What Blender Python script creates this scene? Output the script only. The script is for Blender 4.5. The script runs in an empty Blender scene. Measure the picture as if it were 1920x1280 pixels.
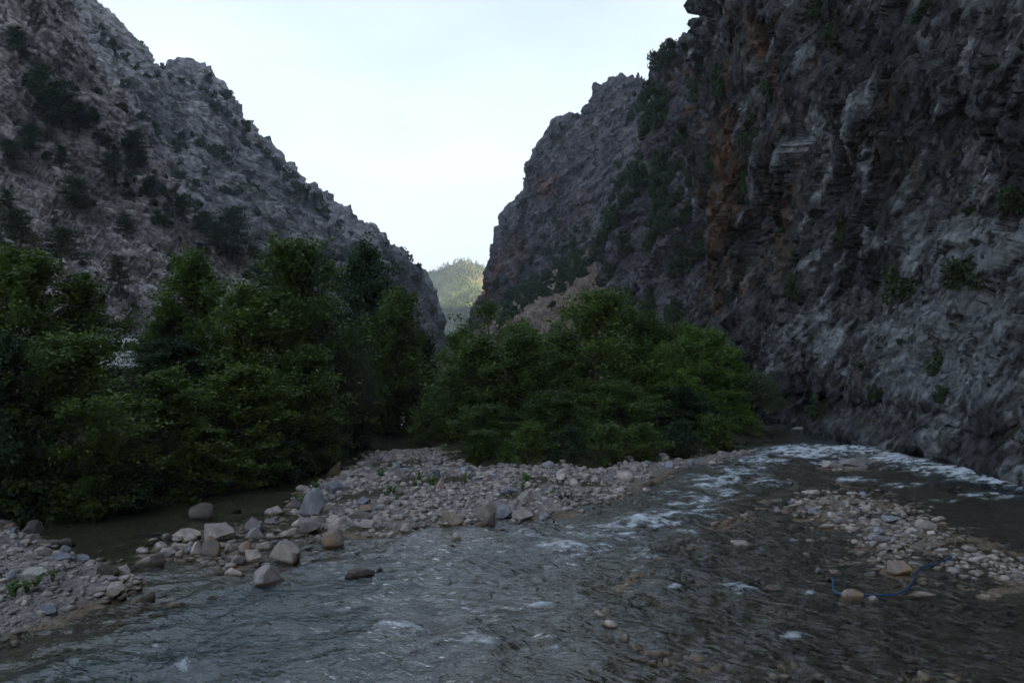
import bpy, bmesh, math, random
import numpy as np

# ------------------------------------------------------------------ camera, sky, sun, exposure
scene = bpy.context.scene
COL = scene.collection
R = math.radians
CAM_H, FPX = 6.0, 1500.0            # eye height over the water, focal length in photo pixels
cam_data = bpy.data.cameras.new('camera')
cam_data.sensor_width = 36.0
cam_data.lens = 36.0 * FPX / 1920.0
cam_data.clip_start = 0.1
cam_data.clip_end = 20000.0
cam = bpy.data.objects.new('camera', cam_data)
cam.location = (0, 0, CAM_H)
cam.rotation_euler = (R(90), 0, 0)
COL.objects.link(cam)
scene.camera = cam

SUN_AZ, SUN_EL = 101.0, 15.0        # degrees right of the view direction, degrees up
SKY_STRENGTH, SUN_STRENGTH, EXPOSURE = 0.12, 5.0, 1.75
world = bpy.data.worlds.new('World')
scene.world = world
world.use_nodes = True
wn, wl = world.node_tree.nodes, world.node_tree.links
wn.clear()
w_out = wn.new('ShaderNodeOutputWorld')
w_bg = wn.new('ShaderNodeBackground')
w_sky = wn.new('ShaderNodeTexSky')
w_sky.sky_type = 'NISHITA'
w_sky.sun_disc = False
w_sky.sun_elevation = R(SUN_EL)
w_sky.sun_rotation = R(SUN_AZ)
w_sky.air_density = 1.0
w_sky.dust_density = 3.0
w_sky.ozone_density = 1.5
# a thin bright veil of high evening cloud over the whole sky, a little denser in wisps
w_tc = wn.new('ShaderNodeTexCoord')
w_map = wn.new('ShaderNodeMapping')
w_map.inputs['Scale'].default_value = (1.5, 1.5, 4.5)
w_ns = wn.new('ShaderNodeTexNoise')
w_ns.inputs['Scale'].default_value = 1.7
w_ns.inputs['Detail'].default_value = 7
w_ns.inputs['Roughness'].default_value = 0.5
w_rp = wn.new('ShaderNodeMapRange')
w_rp.inputs['From Min'].default_value = 0.35
w_rp.inputs['From Max'].default_value = 0.68
w_rp.inputs['To Min'].default_value = -0.08
w_rp.inputs['To Max'].default_value = 0.20
# the veil is seen edge-on low in the sky, so it is densest there and thins towards the zenith
w_sep = wn.new('ShaderNodeSeparateXYZ')
w_alt = wn.new('ShaderNodeMapRange')
w_alt.inputs['From Min'].default_value = 0.05
w_alt.inputs['From Max'].default_value = 0.52
w_alt.inputs['To Min'].default_value = 1.0
w_alt.inputs['To Max'].default_value = 0.40
w_add = wn.new('ShaderNodeMath'); w_add.operation = 'ADD'; w_add.use_clamp = True
w_mix = wn.new('ShaderNodeMixRGB')
w_mix.inputs['Color2'].default_value = (2.93, 3.23, 3.66, 1)
wl.new(w_tc.outputs['Generated'], w_map.inputs['Vector'])
wl.new(w_tc.outputs['Generated'], w_sep.inputs['Vector'])
wl.new(w_sep.outputs['Z'], w_alt.inputs['Value'])
wl.new(w_map.outputs['Vector'], w_ns.inputs['Vector'])
wl.new(w_ns.outputs['Fac'], w_rp.inputs['Value'])
wl.new(w_rp.outputs['Result'], w_add.inputs[0])
wl.new(w_alt.outputs['Result'], w_add.inputs[1])
wl.new(w_add.outputs['Value'], w_mix.inputs['Fac'])
wl.new(w_sky.outputs['Color'], w_mix.inputs['Color1'])
wl.new(w_mix.outputs['Color'], w_bg.inputs['Color'])
w_bg.inputs['Strength'].default_value = SKY_STRENGTH
wl.new(w_bg.outputs['Background'], w_out.inputs['Surface'])

sun_data = bpy.data.lights.new('sun', 'SUN')
sun_data.energy = SUN_STRENGTH
sun_data.angle = R(0.5)
sun_data.color = (1.0, 0.86, 0.66)
sun = bpy.data.objects.new('sun', sun_data)
from mathutils import Vector
sdir = Vector((math.sin(R(SUN_AZ)) * math.cos(R(SUN_EL)), math.cos(R(SUN_AZ)) * math.cos(R(SUN_EL)), math.sin(R(SUN_EL))))
sun.rotation_euler = (-sdir).to_track_quat('-Z', 'Y').to_euler()
sun.location = (200, -40, 400)
COL.objects.link(sun)

vs = scene.view_settings
vs.view_transform = 'Standard'
vs.look = 'None'
vs.exposure = EXPOSURE
vs.gamma = 1.0
vs.use_curve_mapping = False
cy = scene.cycles
cy.max_bounces = 6
cy.diffuse_bounces = 3
cy.glossy_bounces = 3
cy.transparent_max_bounces = 12
cy.volume_bounces = 0
cy.sample_clamp_indirect = 4.0
cy.use_adaptive_sampling = True
cy.adaptive_threshold = 0.025

# ------------------------------------------------------------------ numpy helpers
rng = np.random.default_rng(7)
random.seed(7)
_perm = np.random.default_rng(1).permutation(256).astype(np.int64)
_perm = np.concatenate([_perm, _perm, _perm])
_g = np.random.default_rng(2).normal(size=(256, 3))
_g /= np.linalg.norm(_g, axis=1)[:, None]
_rt = np.random.default_rng(3).random((256, 7))

def pnoise(P, seed=0):
    P = np.asarray(P, dtype=np.float64) + seed * 17.31
    I = np.floor(P).astype(np.int64)
    Fr = P - I
    U = Fr * Fr * Fr * (Fr * (Fr * 6 - 15) + 10)
    out = 0.0
    I0 = I & 255
    I1 = (I + 1) & 255
    for dx in (0, 1):
        a = _perm[(I1 if dx else I0)[:, 0]]
        wx = U[:, 0] if dx else 1 - U[:, 0]
        for dy in (0, 1):
            b = _perm[a + (I1 if dy else I0)[:, 1]]
            wy = U[:, 1] if dy else 1 - U[:, 1]
            for dz in (0, 1):
                c = _perm[b + (I1 if dz else I0)[:, 2]]
                wz = U[:, 2] if dz else 1 - U[:, 2]
                g = _g[c]
                d = g[:, 0] * (Fr[:, 0] - dx) + g[:, 1] * (Fr[:, 1] - dy) + g[:, 2] * (Fr[:, 2] - dz)
                out = out + wx * wy * wz * d
    return out * 1.5

def fbm(P, octaves=4, seed=0, gain=0.5, ridged=False):
    a, s, out = 1.0, 1.0, 0.0
    for k in range(octaves):
        n = pnoise(P * s, seed + k * 3)
        if ridged:
            n = 0.5 - np.abs(n) * 1.6
        out = out + a * n
        a *= gain
        s *= 2.03
    return out

def voro(P, seed=0):
    """nearest jittered cell: distance, second distance, offset to the cell point, 7 random numbers of the cell"""
    P = np.asarray(P) + seed * 9.7
    I = np.floor(P).astype(np.int64)
    best = np.full(len(P), 1e9)
    second = np.full(len(P), 1e9)
    off = np.zeros_like(P)
    cid = np.zeros(len(P), dtype=np.int64)
    for dx in (-1, 0, 1):
        for dy in (-1, 0, 1):
            for dz in (-1, 0, 1):
                J = I + np.array((dx, dy, dz))
                h = _perm[_perm[_perm[J[:, 0] & 255] + (J[:, 1] & 255)] + (J[:, 2] & 255)]
                v = P - (J + 0.15 + 0.7 * _rt[h, :3])
                d = np.einsum('ij,ij->i', v, v)
                near = d < best
                second = np.where(near, best, np.minimum(second, d))
                best = np.where(near, d, best)
                off[near] = v[near]
                cid[near] = h[near]
    return np.sqrt(best), np.sqrt(second), off, _rt[cid]

def W(px, py, D):
    """the world point seen at photo pixel (px, py) at forward distance D"""
    return np.array(((px - 960.0) / FPX * D, D, CAM_H + (640.0 - py) / FPX * D))

def on_plane(px, py, z=0.0):
    D = (CAM_H - z) * FPX / (py - 640.0)
    return np.array(((px - 960.0) / FPX * D, D, z))

def mesh_np(name, V, F, smooth=True):
    me = bpy.data.meshes.new(name)
    V = np.ascontiguousarray(V, dtype=np.float32)
    F = np.ascontiguousarray(F, dtype=np.int32)
    k = F.shape[1]
    me.vertices.add(len(V))
    me.vertices.foreach_set('co', V.ravel())
    me.loops.add(F.size)
    me.loops.foreach_set('vertex_index', F.ravel())
    me.polygons.add(len(F))
    me.polygons.foreach_set('loop_start', np.arange(len(F), dtype=np.int32) * k)
    me.polygons.foreach_set('loop_total', np.full(len(F), k, dtype=np.int32))
    if smooth:
        me.polygons.foreach_set('use_smooth', np.ones(len(F), dtype=bool))
    me.update(calc_edges=True)
    return me

def grid_faces(nr, nc):
    i = np.arange(nr - 1)[:, None] * nc + np.arange(nc - 1)[None, :]
    i = i.ravel()
    return np.stack([i, i + 1, i + nc + 1, i + nc], axis=1)

def add_obj(name, me, mat=None, parent=None, loc=None, rz=0.0, scale=None, **props):
    o = bpy.data.objects.new(name, me)
    if mat is not None and me is not None and len(me.materials) == 0:
        me.materials.append(mat)
    COL.objects.link(o)
    if parent is not None:
        o.parent = parent
    if loc is not None:
        o.location = tuple(float(c) for c in loc)
    if rz:
        o.rotation_euler = (0, 0, rz)
    if scale is not None:
        o.scale = scale
    for k, v in props.items():
        o[k] = v
    return o

# ------------------------------------------------------------------ materials
class NT:
    def __init__(self, name):
        self.m = bpy.data.materials.new(name)
        self.m.use_nodes = True
        self.n = self.m.node_tree.nodes
        self.l = self.m.node_tree.links
        self.n.clear()
        self.out = self.n.new('ShaderNodeOutputMaterial')
    def __call__(self, typ, **kw):
        nd = self.n.new('ShaderNode' + typ)
        for k, v in kw.items():
            if k.startswith('_'):
                setattr(nd, k[1:], v)
            else:
                key = k.replace('0', ' ') if k not in nd.inputs else k
                if isinstance(v, bpy.types.NodeSocket):
                    self.l.new(v, nd.inputs[key])
                else:
                    nd.inputs[key].default_value = v
        return nd
    def link(self, a, b):
        self.l.new(a, b)
    def coords(self, scale=(1, 1, 1), rot=(0, 0, 0), src='Object'):
        tc = self.n.new('ShaderNodeTexCoord')
        vec = tc.outputs[src]
        if any(rot):                                   # turn first, then stretch along the turned axes
            vec = self('Mapping', Vector=vec, Rotation=rot).outputs['Vector']
        return self('Mapping', Vector=vec, Scale=scale).outputs['Vector']
    def noise(self, vec, scale, detail=6, rough=0.55, dist=0.0):
        return self('TexNoise', Vector=vec, Scale=scale, Detail=detail, Roughness=rough, Distortion=dist).outputs['Fac']
    def ramp(self, fac, stops):
        r = self('ValToRGB', Fac=fac)
        e = r.color_ramp.elements
        while len(e) < len(stops):
            e.new(0.5)
        for el, (p, c) in zip(e, stops):
            el.position = p
            el.color = (*c, 1) if len(c) == 3 else c
        return r.outputs['Color']
    def step(self, fac, a, b):
        return self('MapRange', Value=fac, **{'From Min': a, 'From Max': b}).outputs['Result']
    def mix(self, fac, a, b, mode='MIX'):
        m = self.n.new('ShaderNodeMixRGB')
        m.blend_type = mode
        for key, v in (('Fac', fac), ('Color1', a), ('Color2', b)):
            if isinstance(v, bpy.types.NodeSocket):
                self.l.new(v, m.inputs[key])
            else:
                m.inputs[key].default_value = v if key == 'Fac' else (*v, 1)
        return m.outputs['Color']
    def math(self, op, a, b=0.0):
        m = self.n.new('ShaderNodeMath')
        m.operation = op
        for i, v in ((0, a), (1, b)):
            if isinstance(v, bpy.types.NodeSocket):
                self.l.new(v, m.inputs[i])
            else:
                m.inputs[i].default_value = v
        return m.outputs['Value']
    def bump(self, h, strength, dist, normal=None):
        b = self('Bump', Height=h, Strength=strength, Distance=dist)
        if normal is not None:
            self.l.new(normal, b.inputs['Normal'])
        return b.outputs['Normal']
    def principled(self, col, rough=0.9, normal=None, spec=0.25):
        p = self.n.new('ShaderNodeBsdfPrincipled')
        if isinstance(col, bpy.types.NodeSocket):
            self.l.new(col, p.inputs['Base Color'])
        else:
            p.inputs['Base Color'].default_value = (*col, 1)
        if isinstance(rough, bpy.types.NodeSocket):
            self.l.new(rough, p.inputs['Roughness'])
        else:
            p.inputs['Roughness'].default_value = rough
        p.inputs['Specular IOR Level'].default_value = spec
        if normal is not None:
            self.l.new(normal, p.inputs['Normal'])
        self.l.new(p.outputs['BSDF'], self.out.inputs['Surface'])
        return p

def rock_material(name, k, dark, mid, light, orange, clean, rot=(0, 0, 0), veg=None, veg_amt=0.0):
    """limestone: mottled grey, clean pale slabs, dark and rusty streaks running down; the rust follows the attribute rust"""
    t = NT(name)
    sn = np.array(rot, float) / np.linalg.norm(rot)   # rot is given as the normal of the bedding
    rot = (math.atan2(sn[1], sn[2]), -math.asin(sn[0]), 0)
    v = t.coords()
    base = t.ramp(t.noise(v, 0.16 / k, 7, 0.7, 0.4), [(0.3, dark), (0.5, mid), (0.72, light)])
    vb = t.coords((1, 1, 2.4), rot)
    slab = t.noise(vb, 0.22 / k, 5, 0.6, 0.3)
    base = t.mix(t.math('MULTIPLY', t.step(slab, 0.54, 0.66), 0.75), base, clean)
    fine = t.noise(v, 2.2 / k, 5, 0.72)
    grain = t.noise(t.coords((1, 1, 2.2), rot), 1.0 / k, 6, 0.75, 0.2)
    base = t.mix(0.65, base, t.ramp(grain, [(0.32, (0.16, 0.16, 0.17)), (0.5, (0.5, 0.5, 0.5)), (0.68, (0.9, 0.88, 0.86))]), 'OVERLAY')
    base = t.mix(0.6, base, t.ramp(fine, [(0.3, (0.2, 0.2, 0.21)), (0.7, (0.92, 0.9, 0.88))]), 'OVERLAY')
    pale = t('Attribute', _attribute_name='pale')
    base = t.mix(t.step(t.math('ADD', pale.outputs['Fac'], t.math('MULTIPLY', t.math('SUBTRACT', grain, 0.5), 1.3)), 0.3, 0.8), base, clean)
    streak = t.noise(t.coords((1, 1, 0.10)), 0.7 / k, 4, 0.65, 0.3)
    rust = t('Attribute', _attribute_name='rust')
    blot = t.noise(v, 0.5 / k, 5, 0.65, 0.5)
    om = t.step(t.math('ADD', rust.outputs['Fac'], t.math('ADD', t.math('MULTIPLY', t.math('SUBTRACT', streak, 0.5), 1.5), t.math('MULTIPLY', t.math('SUBTRACT', blot, 0.5), 1.8))), 0.38, 0.85)
    base = t.mix(t.math('MULTIPLY', om, 0.85), base, orange)
    dk = t.noise(t.coords((1, 1, 0.08)), 0.8 / k, 5, 0.6)
    base = t.mix(t.math('MULTIPLY', t.step(dk, 0.52, 0.72), 0.6), base, tuple(c * 0.4 for c in dark))
    if veg is not None:
        geo = t.n.new('ShaderNodeNewGeometry')
        sep = t('SeparateXYZ', Vector=geo.outputs['Normal'])
        gm = t.math('MULTIPLY', t.step(t.noise(v, 0.35 / k, 5, 0.7), 0.6 - veg_amt, 0.68 - veg_amt), t.step(sep.outputs['Z'], 0.1, 0.55))
        base = t.mix(gm, base, veg)
    # broken faces: every little block of the rock has its own tilt, with sharp edges between them
    def facets(scale, warp):
        q = t.mix(warp, vb, t('TexNoise', Vector=vb, Scale=0.7 * scale, Detail=2.0).outputs['Color'], 'ADD')
        vo = t('TexVoronoi', Vector=q, Scale=scale, Randomness=0.95)
        off = t('VectorMath', _operation='SUBTRACT')
        t.link(q, off.inputs[0]); t.link(vo.outputs['Position'], off.inputs[1])
        rnd = t('VectorMath', _operation='SUBTRACT')
        t.link(vo.outputs['Color'], rnd.inputs[0]); rnd.inputs[1].default_value = (0.5, 0.5, 0.5)
        dt = t('VectorMath', _operation='DOT_PRODUCT')
        t.link(off.outputs[0], dt.inputs[0]); t.link(rnd.outputs[0], dt.inputs[1])
        return t.math('ADD', dt.outputs['Value'], t.math('MULTIPLY', t('SeparateXYZ', Vector=vo.outputs['Color']).outputs['X'], 0.22 / scale))
    h = t.math('ADD', t.math('MULTIPLY', facets(0.75 / k, 0.12 * k), 1.0), t.math('ADD', t.math('MULTIPLY', facets(2.3 / k, 0.05 * k), 1.15), t.math('MULTIPLY', fine, 0.10 * k)))
    nrm = t.bump(h, 1.0, 1.0)
    t.principled(base, 0.93, nrm, 0.15)
    return t.m

M = {}
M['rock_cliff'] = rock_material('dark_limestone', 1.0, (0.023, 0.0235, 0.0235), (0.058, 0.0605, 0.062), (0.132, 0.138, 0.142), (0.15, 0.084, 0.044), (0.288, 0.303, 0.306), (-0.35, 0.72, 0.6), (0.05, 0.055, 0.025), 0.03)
M['rock_spur'] = rock_material('spur_limestone', 2.0, (0.045, 0.045, 0.052), (0.09, 0.088, 0.096), (0.155, 0.152, 0.162), (0.20, 0.095, 0.045), (0.18, 0.18, 0.19), (-0.4, 0.2, 0.85), (0.04, 0.05, 0.025), 0.07)  # darker rock of the middle spur
M['rock_left'] = rock_material('grey_limestone', 1.7, (0.150, 0.137, 0.127), (0.308, 0.286, 0.270), (0.516, 0.483, 0.456), (0.32, 0.20, 0.125), (0.47, 0.436, 0.402), (0.35, 0.25, 0.85), (0.06, 0.065, 0.035), 0.0)
M['rock_ridge'] = rock_material('ridge_limestone', 4.0, (0.129, 0.127, 0.129), (0.258, 0.255, 0.260), (0.431, 0.422, 0.422), (0.33, 0.18, 0.09), (0.33, 0.322, 0.318), (0.35, 0.2, 0.85), (0.055, 0.065, 0.035), 0.09)
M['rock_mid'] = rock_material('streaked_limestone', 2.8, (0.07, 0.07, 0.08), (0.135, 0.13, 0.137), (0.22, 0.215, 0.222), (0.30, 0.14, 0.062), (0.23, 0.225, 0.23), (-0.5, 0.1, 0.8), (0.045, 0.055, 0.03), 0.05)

def scree_material():
    t = NT('tan_scree')
    v = t.coords()
    c = t.ramp(t.noise(v, 0.12, 9, 0.65), [(0.3, (0.15, 0.115, 0.09)), (0.55, (0.23, 0.185, 0.15)), (0.75, (0.30, 0.27, 0.245))])
    vo = t('TexVoronoi', Vector=v, Scale=0.9)
    c = t.mix(0.5, c, t.ramp(vo.outputs['Distance'], [(0.1, (0.8, 0.78, 0.75)), (0.7, (0.25, 0.22, 0.2))]), 'OVERLAY')
    h = t.math('SUBTRACT', t.noise(v, 2.0, 6, 0.7), vo.outputs['Distance'])
    t.principled(c, 0.95, t.bump(h, 0.8, 0.5), 0.1)
    return t.m
M['scree'] = scree_material()

def hill_material():
    t = NT('forested_hill')
    v = t.coords()
    c = t.ramp(t.noise(v, 0.012, 8, 0.6), [(0.35, (0.12, 0.155, 0.05)), (0.55, (0.20, 0.21, 0.08)), (0.7, (0.30, 0.24, 0.14))])
    t.principled(c, 0.95, t.bump(t.noise(v, 0.1, 6, 0.7), 0.8, 6.0), 0.1)
    return t.m
M['hill'] = hill_material()

def bed_material():
    t = NT('river_gravel')
    v = t.coords()
    vo = t('TexVoronoi', Vector=v, Scale=7.0)
    vo2 = t('TexVoronoi', Vector=v, Scale=19.0)
    big = t.noise(v, 0.35, 6, 0.6)
    c = t.ramp(vo.outputs['Color'], [(0.1, (0.10, 0.088, 0.08)), (0.5, (0.18, 0.16, 0.147)), (0.9, (0.28, 0.255, 0.24))])
    c = t.mix(0.45, c, t.ramp(vo2.outputs['Color'], [(0.1, (0.12, 0.105, 0.095)), (0.9, (0.34, 0.315, 0.295))]))
    c = t.mix(t.math('MULTIPLY', t.step(big, 0.45, 0.7), 0.6), c, (0.12, 0.10, 0.085))
    # wet, algae-browned stone where the river runs over it
    geo = t.n.new('ShaderNodeNewGeometry')
    z = t('SeparateXYZ', Vector=geo.outputs['Position']).outputs['Z']
    wet = t.step(t.math('ADD', z, t.math('MULTIPLY', big, -0.1)), 0.05, -0.06)
    wc = t.mix(1.0, c, (0.78, 0.62, 0.40), 'MULTIPLY')
    c = t.mix(wet, c, wc)
    # leaf litter and soil of the banks, tree shade put into the dark colour
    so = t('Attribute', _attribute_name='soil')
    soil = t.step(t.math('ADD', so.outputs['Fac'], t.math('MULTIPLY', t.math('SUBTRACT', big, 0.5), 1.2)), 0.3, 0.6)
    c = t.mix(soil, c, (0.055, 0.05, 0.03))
    h = t.math('ADD', t.math('MULTIPLY', vo.outputs['Distance'], -1.0), t.math('MULTIPLY', vo2.outputs['Distance'], -0.5))
    t.principled(c, t.math('SUBTRACT', 0.92, t.math('MULTIPLY', wet, 0.4)), t.bump(h, 0.7, 0.09), 0.3)
    return t.m
M['bed'] = bed_material()

def stone_material(name, dark, mid, light, stain=None, per_island=False):
    t = NT(name)
    v = t.coords()
    if per_island:
        geo0 = t.n.new('ShaderNodeNewGeometry')
        rnd = geo0.outputs['Random Per Island']
    else:
        oi = t.n.new('ShaderNodeObjectInfo')
        rnd = oi.outputs['Random']
        v = t('VectorMath', _operation='ADD').outputs[0].node
        tc = t.n.new('ShaderNodeTexCoord')
        comb = t('CombineXYZ', X=t.math('MULTIPLY', rnd, 37.0), Y=t.math('MULTIPLY', rnd, 11.0), Z=t.math('MULTIPLY', rnd, 23.0))
        t.link(tc.outputs['Object'], v.inputs[0])
        t.link(comb.outputs[0], v.inputs[1])
        v = v.outputs[0]
    sc = 1.6 if not per_island else 5.0
    c = t.ramp(t.noise(v, sc, 8, 0.65), [(0.3, dark), (0.52, mid), (0.75, light)])
    c = t.mix(0.6, c, t.ramp(rnd, [(0.0, (0.22, 0.22, 0.25)), (0.3, (0.42, 0.41, 0.41)), (0.7, (0.54, 0.51, 0.48)), (1.0, (0.74, 0.71, 0.68))]), 'OVERLAY')
    if stain is not None:
        c = t.mix(t.step(t.noise(v, 1.1, 4, 0.5), 0.5, 0.66), c, stain)
    fine = t.noise(v, sc * 7, 6, 0.7)
    c = t.mix(0.3, c, t.ramp(fine, [(0.3, (0.3, 0.3, 0.3)), (0.7, (0.75, 0.75, 0.75))]), 'OVERLAY')
    geo = t.n.new('ShaderNodeNewGeometry')
    z = t('SeparateXYZ', Vector=geo.outputs['Position']).outputs['Z']
    wet = t.step(t.math('ADD', z, t.math('MULTIPLY', fine, -0.08)), 0.055, -0.015)
    c = t.mix(wet, c, t.mix(1.0, c, (0.36, 0.31, 0.22), 'MULTIPLY'))
    vo = t('TexVoronoi', Vector=v, Scale=sc * 1.7, _feature='DISTANCE_TO_EDGE')
    h = t.math('ADD', fine, t.math('MULTIPLY', t.step(vo.outputs['Distance'], 0.0, 0.05), 0.25))
    t.principled(c, t.math('SUBTRACT', 0.9, t.math('MULTIPLY', wet, 0.5)), t.bump(h, 0.5, 0.05), 0.3)
    return t.m
M['pale'] = stone_material('pale_limestone', (0.225, 0.195, 0.175), (0.355, 0.318, 0.292), (0.48, 0.44, 0.41))
M['grey'] = stone_material('blue_grey_stone', (0.15, 0.16, 0.18), (0.24, 0.255, 0.285), (0.36, 0.375, 0.40))
M['dark'] = stone_material('dark_stone', (0.07, 0.062, 0.056), (0.12, 0.107, 0.097), (0.17, 0.155, 0.145))
M['rust'] = stone_material('rusty_limestone', (0.19, 0.155, 0.13), (0.28, 0.235, 0.20), (0.36, 0.315, 0.28), (0.31, 0.19, 0.10))
M['white'] = stone_material('white_limestone', (0.33, 0.31, 0.29), (0.43, 0.405, 0.38), (0.52, 0.50, 0.475))
M['brown'] = stone_material('wet_brown_stone', (0.085, 0.062, 0.038), (0.135, 0.10, 0.062), (0.19, 0.15, 0.10))
M['cobble'] = stone_material('mixed_cobbles', (0.18, 0.158, 0.142), (0.335, 0.305, 0.28), (0.50, 0.465, 0.435), None, True)

def leaf_material(name, cols, gloss=0.52, trans=0.3):
    t = NT(name)
    geo = t.n.new('ShaderNodeNewGeometry')
    oi = t.n.new('ShaderNodeObjectInfo')
    f = t.math('ADD', t.math('MULTIPLY', geo.outputs['Random Per Island'], 0.55), t.math('MULTIPLY', oi.outputs['Random'], 0.45))
    c = t.ramp(f, [(i / (len(cols) - 1), q) for i, q in enumerate(cols)])
    p = t.principled(c, gloss, None, 0.32)
    tr = t('BsdfTranslucent', Color=t.mix(1.0, c, (1.1, 1.25, 0.5), 'MULTIPLY'))
    ms = t('MixShader', Fac=trans)
    t.link(p.outputs['BSDF'], ms.inputs[1])
    t.link(tr.outputs['BSDF'], ms.inputs[2])
    t.link(ms.outputs['Shader'], t.out.inputs['Surface'])
    return t.m
M['leaf'] = leaf_material('broad_leaf', [(0.036, 0.067, 0.014), (0.058, 0.098, 0.018), (0.082, 0.130, 0.023), (0.120, 0.168, 0.029)])
M['leaf_bright'] = leaf_material('bright_leaf', [(0.066, 0.120, 0.019), (0.096, 0.168, 0.026), (0.120, 0.198, 0.034), (0.144, 0.228, 0.042)])
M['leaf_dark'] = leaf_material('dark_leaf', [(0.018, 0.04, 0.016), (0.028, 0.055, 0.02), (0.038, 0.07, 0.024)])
M['leaf_grey'] = leaf_material('grey_green_leaf', [(0.05, 0.07, 0.04), (0.07, 0.095, 0.05), (0.085, 0.11, 0.06)], 0.6)
M['needle'] = leaf_material('pine_needle', [(0.018, 0.034, 0.016), (0.028, 0.05, 0.02), (0.04, 0.065, 0.026)], 0.6, 0.15)
M['scrub'] = leaf_material('scrub_leaf', [(0.025, 0.042, 0.02), (0.04, 0.062, 0.026), (0.055, 0.078, 0.034)], 0.65, 0.15)
M['weed'] = leaf_material('weed_leaf', [(0.06, 0.12, 0.025), (0.085, 0.16, 0.03), (0.11, 0.19, 0.045)], 0.5)
M['dead'] = leaf_material('dead_twig', [(0.035, 0.024, 0.022), (0.06, 0.04, 0.035)], 0.9, 0.0)
M['forest'] = leaf_material('hill_conifer', [(0.07, 0.09, 0.03), (0.11, 0.135, 0.04), (0.16, 0.17, 0.05)], 0.8, 0.1)

def bark_material():
    t = NT('bark')
    v = t.coords((1, 1, 0.2))
    n = t.noise(v, 14, 6, 0.7)
    t.principled(t.ramp(n, [(0.3, (0.05, 0.042, 0.034)), (0.7, (0.15, 0.135, 0.115))]), 0.95, t.bump(n, 0.8, 0.03), 0.1)
    return t.m
M['bark'] = bark_material()

def plain(name, col, rough=0.5, spec=0.5, metal=0.0):
    t = NT(name)
    n = t.noise(t.coords(), 6.0, 4, 0.6)
    c = t.mix(0.12, col, t.ramp(n, [(0.3, (0.2, 0.2, 0.2)), (0.7, (0.8, 0.8, 0.8))]), 'OVERLAY')
    p = t.principled(c, rough, None, spec)
    p.inputs['Metallic'].default_value = metal
    return t.m
M['van_paint'] = plain('white_van_paint', (0.78, 0.79, 0.80), 0.3)
M['glass'] = plain('dark_car_glass', (0.015, 0.017, 0.02), 0.08)
M['rubber'] = plain('black_rubber', (0.02, 0.02, 0.02), 0.85)
M['chrome'] = plain('steel_rim', (0.5, 0.5, 0.5), 0.35, 0.5, 0.9)
M['lamp_glass'] = plain('lamp_glass', (0.6, 0.6, 0.58), 0.15)
M['red_lens'] = plain('red_lens', (0.45, 0.02, 0.02), 0.2)
M['hose'] = plain('blue_hose_plastic', (0.012, 0.06, 0.15), 0.4)

def water_material():
    t = NT('river_water')
    n1 = t.noise(t.coords((0.75, 1.6, 1.0), (0, 0, 0.5)), 2.0, 3, 0.5, 1.0)
    n2 = t.noise(t.coords((0.8, 1.7, 1.0), (0, 0, 0.3)), 7.0, 3, 0.5, 0.8)
    at = t('Attribute', _attribute_name='depth')
    fo = t('Attribute', _attribute_name='foam')
    calm = t('Attribute', _attribute_name='rough')
    h = t.math('MULTIPLY', t.math('ADD', n1, t.math('MULTIPLY', n2, 0.22)), calm.outputs['Fac'])
    nrm = t.bump(h, 1.0, 0.12)
    fr = t('Fresnel', IOR=1.55, Normal=nrm)
    gl = t('BsdfGlossy', Color=(1, 1, 1, 1), Roughness=0.10, Normal=nrm)
    tr = t('BsdfTransparent', Color=(0.78, 0.87, 0.84, 1))
    mk = t('BsdfDiffuse', Color=(0.062, 0.105, 0.118, 1), Normal=nrm)
    dm = t('MixShader', Fac=t.step(at.outputs['Fac'], 0.20, 0.95))
    t.link(tr.outputs['BSDF'], dm.inputs[1]); t.link(mk.outputs['BSDF'], dm.inputs[2])
    s1 = t('MixShader', Fac=fr.outputs['Fac'])
    t.link(dm.outputs['Shader'], s1.inputs[1]); t.link(gl.outputs['BSDF'], s1.inputs[2])
    fn = t.noise(t.coords((1, 1.4, 1), (0, 0, 0.5)), 4.0, 10, 0.72, 0.6)
    fm = t.step(t.math('ADD', fo.outputs['Fac'], t.math('MULTIPLY', t.math('SUBTRACT', fn, 0.5), 2.0)), 0.36, 1.05)
    fb = t('BsdfDiffuse', Color=(0.70, 0.76, 0.80, 1), Normal=t.bump(fn, 1.0, 0.12))
    s2 = t('MixShader', Fac=t.math('MULTIPLY', fm, 0.9))
    t.link(s1.outputs['Shader'], s2.inputs[1]); t.link(fb.outputs['BSDF'], s2.inputs[2])
    t.link(s2.outputs['Shader'], t.out.inputs['Surface'])
    return t.m
M['water'] = water_material()

# ------------------------------------------------------------------ terrain sheets
def catmull(C, n_per):
    """C (k, ..., 3): resample along axis 0, n_per[i] steps in interval i"""
    k = C.shape[0]
    out = []
    for i in range(k - 1):
        p0, p1, p2, p3 = C[max(i - 1, 0)], C[i], C[i + 1], C[min(i + 2, k - 1)]
        n = n_per[i]
        for j in range(n):
            t = j / n
            cr = 0.5 * ((2 * p1) + (-p0 + p2) * t + (2 * p0 - 5 * p1 + 4 * p2 - p3) * t * t + (-p0 + 3 * p1 - 3 * p2 + p3) * t ** 3)
            out.append(0.6 * cr + 0.4 * (p1 + (p2 - p1) * t))
    out.append(C[-1])
    return np.array(out)

def strata_frame(normal, along=None):
    n = np.array(normal, float); n /= np.linalg.norm(n)
    a = np.cross(n, (0.3, 1, 0.1)) if along is None else np.array(along, float) - n * np.dot(along, n)
    a /= np.linalg.norm(a)
    b = np.cross(n, a)
    return np.stack([a, b, n], axis=1)

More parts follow.
